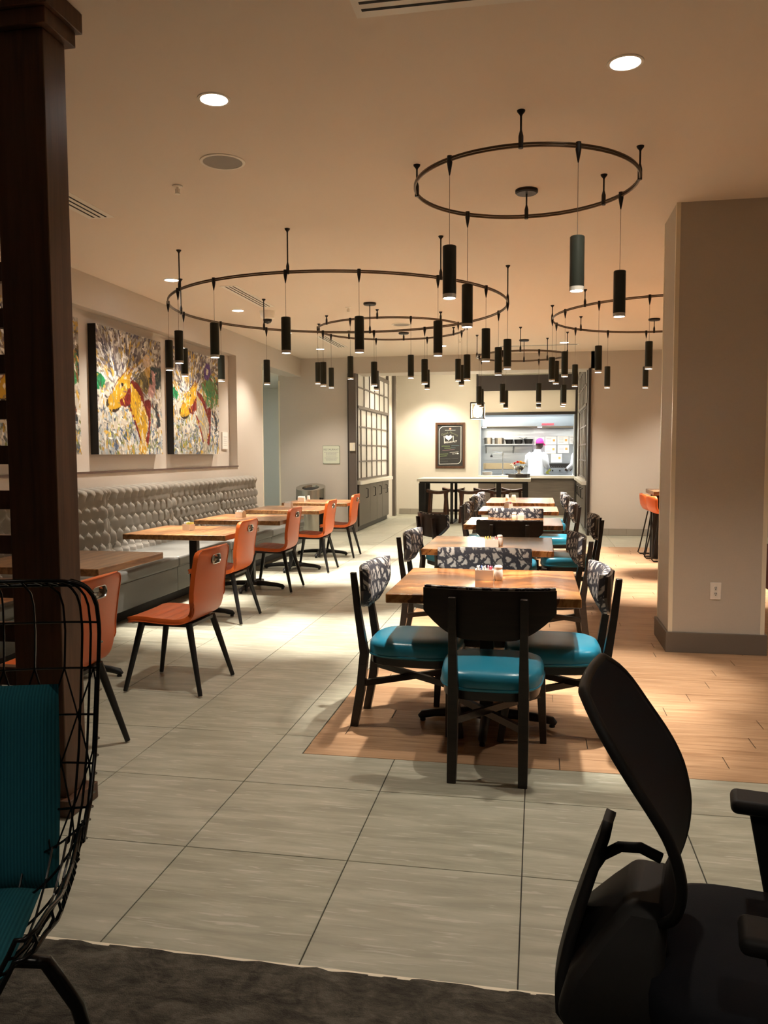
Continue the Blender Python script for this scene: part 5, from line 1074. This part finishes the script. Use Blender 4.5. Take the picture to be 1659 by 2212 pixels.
# ------------------------------------------------------------------ wire counter stool in the left foreground
dvec = Vector((0.37, -0.93, 0)).normalized(); rzw = math.atan2(dvec.y, dvec.x)-PI/2
t = thing('wire_stool', 'black wire counter stool with teal cushions in the left foreground', 'stool', (-1.07, 1.275, 0), rzw)
PV = np.array([(-0.272, 1.182), (-0.268, 1.12), (-0.258, 1.02), (-0.243, 0.92), (-0.224, 0.82), (-0.203, 0.71), (-0.168, 0.625), (-0.10, 0.566), (0.02, 0.543), (0.14, 0.546), (0.25, 0.563), (0.285, 0.558)])
sg = np.r_[0, np.cumsum(np.hypot(*np.diff(PV, axis=0).T))]; TL = sg[-1]
def WS(u, s, back=0.0):
    y = np.interp(s, sg, PV[:,0]); z = np.interp(s, sg, PV[:,1])
    y2 = np.interp(s+0.01, sg, PV[:,0]); z2 = np.interp(s+0.01, sg, PV[:,1]); d = np.array([y2-y, z2-z]); d /= max(1e-6, np.hypot(*d)) if np.hypot(*d) > 1e-6 else 1
    nrm = np.array([-d[1], d[0]]) if np.hypot(*d) > 1e-6 else np.array([0, 1])      # towards the sitter
    w = np.interp(s/TL, [0, 0.006, 0.015, 0.03, 0.05, 0.1, 0.45, 0.62, 0.9, 0.96, 1], [0.205, 0.226, 0.240, 0.252, 0.259, 0.264, 0.250, 0.236, 0.240, 0.23, 0.20]); k = (0.055+0.095*min(1.0, max(0.0, (s-0.36)/0.22)))*abs(u)**3-back
    return (u*w, y+nrm[0]*k, z+nrm[1]*k)
ss = np.unique(np.r_[np.linspace(0, 0.06, 14), np.linspace(0.06, TL, 56)]); wires = MB()
for u in (-0.72, -0.48, -0.24, 0, 0.24, 0.48, 0.72): wires.tube([WS(u, s) for s in np.linspace(0.0, 0.188, 8)], 0.0023, 5); wires.tube([WS(u, s) for s in ss[ss > 0.57]], 0.0023, 5)
for u in (-0.93, -0.86, 0.86, 0.93): wires.tube([WS(u, s) for s in ss], 0.0026, 5)
for s in np.arange(0.09, TL-0.03, 0.098): wires.tube([WS(u, s, 0.003) for u in np.linspace(-1, 1, 33)], 0.0025, 5)
for k in range(9):
    u0 = -0.96+0.24*k
    if u0 > 0.9: continue
    for sgn in (-1, 1):
        pts = [WS(max(-0.98, min(0.98, u0+sgn*0.12*(1-abs(((q*4) % 2)-1)))), 0.188+0.392*q) for q in np.linspace(0, 1, 17)]; wires.tube(pts, 0.0019, 5)
wires.build('wire_grid', M['wire_black'], t, smooth=60)['kind'] = 'stuff'
rim_ = [WS(-1, s) for s in ss]+[WS(u, TL) for u in np.linspace(-0.95, 0.95, 24)]+[WS(1, s) for s in ss[::-1]]+[WS(u, 0) for u in np.linspace(0.95, -0.95, 24)]
MB().tube(rim_, 0.0042, 8, True).build('rim', M['wire_black'], t, smooth=60)
rim2 = [WS(-0.985, s, 0.028) for s in ss]+[WS(u, TL, 0.028) for u in np.linspace(-0.95, 0.95, 24)]+[WS(0.985, s, 0.028) for s in ss[::-1]]+[WS(u, 0.012, 0.028) for u in np.linspace(0.95, -0.95, 24)]
MB().tube(rim2, 0.0042, 8, True).build('rim', M['wire_black'], t, smooth=60)
rg = MB()
for u in (-1, 1):
    for s in np.arange(0.03, TL, 0.034 if True else 1):
        if s < 0.36 and (int(s/0.034) % 3): continue
        a_, b_ = Vector(WS(u, s)), Vector(WS(u*0.985, s, 0.028)); m_ = (a_+b_)/2+Vector((u*0.006, 0, 0)); rg.tube([a_, m_, b_], 0.0028, 5)
for u in np.arange(-0.9, 0.91, 0.15): rg.tube([WS(u, 0), WS(u, 0.012, 0.028)], 0.0028, 5)
rg.build('rungs', M['wire_black'], t, smooth=60)['kind'] = 'stuff'
for sx in (-1, 1):
    MB().tube([(sx*0.05, 0.055, 0.532), (sx*0.13, 0.06, 0.545), (sx*0.195, 0.064, 0.535), (sx*0.245, 0.056, 0.44), (sx*0.260, 0.05, 0.37), (sx*0.262, 0.05, 0.20), (sx*0.262, 0.05, 0.014)], 0.0135, 10).build('leg', M['wire_black'], t, smooth=60)
    MB().tube([(sx*0.262, -0.27, 0.020), (sx*0.262, 0.28, 0.020)], 0.0105, 10).build('sled_runner', M['wire_black'], t, smooth=60)
MB().tube([(-0.262, 0.05, 0.25), (0.262, 0.05, 0.25)], 0.009, 10).build('footrest', M['wire_black'], t, smooth=60)
def pillow(name, w, h, th, mat, parent, loc, rx):
    G0, G1 = [], []; n = 18
    for i in range(n+1):
        a0, a1 = [], []
        for j in range(n+1):
            u, v_ = -1+2*i/n, -1+2*j/n; e = (max(0.0, 1-u**6)*max(0.0, 1-v_**6))**0.5; k = 1-0.02*(abs(u*v_)); a0.append((u*w*k, v_*h*k, -th*e)); a1.append((u*w*k, v_*h*k, th*e))
        G0.append(a0); G1.append(a1)
    o = MB().grid(G0).grid(G1).build(name, M[mat], parent, smooth=80, loc=loc); o.rotation_euler = (rx, 0, 0); return o
pillow('back_cushion', 0.183, 0.210, 0.034, 'teal_corduroy', t, (0, -0.177, 0.768), PI/2+0.15); pillow('seat_cushion', 0.158, 0.185, 0.026, 'teal_corduroy', t, (0, 0.075, 0.588), 0.02)

# ------------------------------------------------------------------ office chair in the right foreground
dv = Vector((math.cos(math.radians(11)), -math.sin(math.radians(11)), 0)); rzo = math.atan2(dv.y, dv.x)-PI/2
t = thing('office_chair', 'black office chair with curved back in the right foreground', 'chair', (0.440, 1.605, 0), rzo)
BP = np.array([(0.555, -0.205, 0.07), (0.585, -0.185, 0.125), (0.63, -0.170, 0.165), (0.70, -0.168, 0.195), (0.78, -0.190, 0.212), (0.84, -0.228, 0.222), (0.89, -0.264, 0.218), (0.94, -0.296, 0.214), (0.975, -0.318, 0.200), (0.998, -0.333, 0.175), (1.008, -0.340, 0.14)])
zz = np.linspace(BP[0,0], BP[-1,0], 30); G = []
yy_, ww_ = np.interp(zz, BP[:,0], BP[:,1]), np.interp(zz, BP[:,0], BP[:,2])
for _ in range(4): yy_[1:-1] = (yy_[:-2]+2*yy_[1:-1]+yy_[2:])/4; ww_[1:-1] = (ww_[:-2]+2*ww_[1:-1]+ww_[2:])/4
for z, y, w in zip(zz, yy_, ww_): G.append([(u*w, y+0.022*(u*w/0.22)**2, z) for u in np.linspace(-1, 1, 21)])
b = MB().grid(G).build('backrest', M['chair_mesh'], t, smooth=80); so = b.modifiers.new('s', 'SOLIDIFY'); so.thickness = 0.016; so.offset = 0
ed = [r[0] for r in G]+G[-1][1:-1]+[r[-1] for r in G[::-1]]+G[0][-2:0:-1]
MB().tube(ed, 0.0105, 8, True).build('back_frame', M['chair_grey'], t, smooth=60)
for sx in (-1, 1):
    MB().layers([[(sx*0.272+i*0.018, y+j*0.032, z) for i, j in ((-1,-1),(1,-1),(1,1),(-1,1))] for y, z in ((0.05, 0.40), (0.04, 0.48), (0.005, 0.665))]).build('arm_post', M['chair_black'], t, bevel=0.006)
    MB().box(sx*0.272-0.045, sx*0.272+0.045, -0.065, 0.185, 0.664, 0.695).build('arm_pad', M['chair_black'], t, bevel=0.014, seg=4)
    MB().bar((0, 0.05, 0.40), (sx*0.285, 0.05, 0.40), 0.06, 0.02).build('arm_bracket', M['chair_black'], t)
# lumbar shell behind the backrest, curving under the seat
LS = np.array([(0.720, -0.296, 0.03), (0.705, -0.300, 0.055), (0.66, -0.316, 0.07), (0.58, -0.342, 0.085), (0.50, -0.366, 0.10), (0.42, -0.384, 0.115), (0.37, -0.384, 0.125), (0.335, -0.35, 0.125), (0.325, -0.26, 0.12), (0.325, -0.10, 0.10)]); G = []
sl = np.r_[0, np.cumsum(np.hypot(np.diff(LS[:,0]), np.diff(LS[:,1])))]
for s in np.linspace(0, sl[-1], 34):
    z, y, w = (np.interp(s, sl, LS[:,k]) for k in range(3)); G.append([(u*w, y+0.035*(u*w/0.19)**2, z) for u in np.linspace(-1, 1, 17)])
b = MB().grid(G).build('lumbar_shell', M['chair_grey'], t, smooth=80); so = b.modifiers.new('s', 'SOLIDIFY'); so.thickness = 0.02; so.offset = 0
MB().tube([(0.0, -0.338, 0.585), (0, -0.31, 0.635), (0, -0.275, 0.66), (0, -0.235, 0.665), (0, -0.195, 0.65)], 0.011, 10).build('lumbar_arm', M['chair_grey'], t, smooth=60)
MB().layers([[(x, y, z) for x, y in ((-hw, y0), (hw, y0), (hw, y1), (-hw, y1))] for hw, y0, y1, z in ((0.10, -0.25, -0.175, 0.60), (0.13, -0.30, -0.18, 0.54), (0.17, -0.352, -0.18, 0.47), (0.18, -0.372, -0.15, 0.40), (0.15, -0.35, -0.1, 0.34))]).build('back_spine', M['chair_grey'], t, bevel=0.02, seg=3)
def so_(sc, z, n=48):
    out = []
    for k in range(n):
        a = 2*PI*k/n; c, s_ = math.cos(a), math.sin(a); out.append((0.25*sc*math.copysign(abs(c)**0.5, c), 0.03+0.25*sc*math.copysign(abs(s_)**0.5, s_), z))
    return out
MB().layers([so_(0.90, 0.418), so_(0.98, 0.425), so_(1.0, 0.445), so_(1.0, 0.475), so_(0.97, 0.497), so_(0.88, 0.507), so_(0.5, 0.508), so_(0.02, 0.506)]).build('seat', M['chair_mesh'], t, smooth=60)
MB().box(-0.10, 0.10, -0.16, 0.14, 0.36, 0.415).build('mechanism', M['chair_black'], t, bevel=0.01); MB().tube([(0, 0, 0.09), (0, 0, 0.36)], 0.027, 14).build('gas_column', M['chair_black'], t, smooth=60)
for k in range(5):
    a = 2*PI*k/5+0.3; c, s_ = math.cos(a), math.sin(a); MB().bar((0, 0, 0.105), (0.29*c, 0.29*s_, 0.075), 0.05, 0.04, 0.032, 0.022).build('base_arm', M['chair_black'], t, bevel=0.004)
    w = MB()
    for o_ in (-0.014, 0.014): w.tube([(0.29*c-s_*(o_-0.009), 0.29*s_+c*(o_-0.009), 0.028), (0.29*c-s_*(o_+0.009), 0.29*s_+c*(o_+0.009), 0.028)], 0.0275, 14)
    w.build('caster', M['chair_black'], t, smooth=40)

# ------------------------------------------------------------------ right background: counter table, orange stools, maroon armchair
t = thing('counter_table', 'counter-height table with pale wood top behind the column', 'table', (2.12, 11.75, 0)); MB().box(-0.60, 0.60, -0.42, 0.42, 0.88, 0.935).build('tabletop', M['table_wood_plain'], t, bevel=0.004)
for sx in (-1, 1):
    for sy in (-1, 1): MB().box(sx*0.53-0.04, sx*0.53+0.04, sy*0.10-0.04, sy*0.10+0.04, 0.002, 0.88).build('leg', M['black_metal'], t)
def cstool():
    t = thing('counter_stool', 'x', 'stool', group='orange counter stools'); G = []
    pr = np.array([(0.20, 0.640), (0.10, 0.632), (0.0, 0.628), (-0.10, 0.632), (-0.16, 0.66), (-0.195, 0.72), (-0.21, 0.80), (-0.218, 0.875)]); sgm = np.r_[0, np.cumsum(np.hypot(*np.diff(pr, axis=0).T))]
    for s in np.linspace(0, sgm[-1], 30):
        f = s/sgm[-1]; y, z = np.interp(s, sgm, pr[:,0]), np.interp(s, sgm, pr[:,1]); e = min(s, sgm[-1]-s); w = 0.225-(max(0, 0.05-e))**2*20; bk = max(0, (f-0.4)/0.6)
        G.append([(u*w*(1-0.02*bk), y+0.07*bk*u*u, z+0.02*(1-bk)*u*u) for u in np.linspace(-1, 1, 15)])
    sh = MB().grid(G).build('seat_shell', M['orange_vinyl'], t, smooth=80); so = sh.modifiers.new('s', 'SOLIDIFY'); so.thickness = 0.02; bake(sh)
    for sx in (-1, 1): MB().tube([(sx*0.10, -0.08, 0.62), (sx*0.17, -0.17, 0.10), (sx*0.175, -0.19, 0.035), (sx*0.175, -0.165, 0.011), (sx*0.175, 0.18, 0.011), (sx*0.175, 0.205, 0.035), (sx*0.17, 0.185, 0.10), (sx*0.10, 0.10, 0.625)], 0.0095, 8).build('sled_leg', M['black_metal'], t, smooth=60)
    MB().tube([(-0.165, 0.165, 0.25), (0.165, 0.165, 0.25)], 0.008, 8).build('footrest', M['black_metal'], t); return t
cs = cstool(); cs.location = (1.66, 11.45, 0); cs.rotation_euler = (0,0,-PI/2+0.15); cs['label'] = 'orange counter stool cut off by the beige column'
dup(cs, (1.635, 12.0, 0), -PI/2+0.1, 'orange counter stool at the far left corner of the counter table')
t = thing('armchair', 'maroon armchair just visible right of the beige column', 'chair', (2.50, 7.62, 0), 0.3); MB().box(-0.36, 0.36, -0.36, 0.36, 0.22, 0.44).build('seat', M['maroon'], t, bevel=0.04, seg=3); MB().box(-0.36, 0.36, 0.24, 0.40, 0.35, 0.95).build('backrest', M['maroon'], t, bevel=0.05, seg=3)
for sx in (-1, 1):
    MB().box(sx*0.36-0.06, sx*0.36+0.06, -0.36, 0.34, 0.22, 0.64).build('armrest', M['maroon'], t, bevel=0.04, seg=3)
    for sy in (-1, 1): MB().bar((sx*0.33, sy*0.33, 0), (sx*0.30, sy*0.30, 0.24), 0.03, 0.03, 0.045, 0.045, (0,1,0)).build('leg', M['espresso'], t)
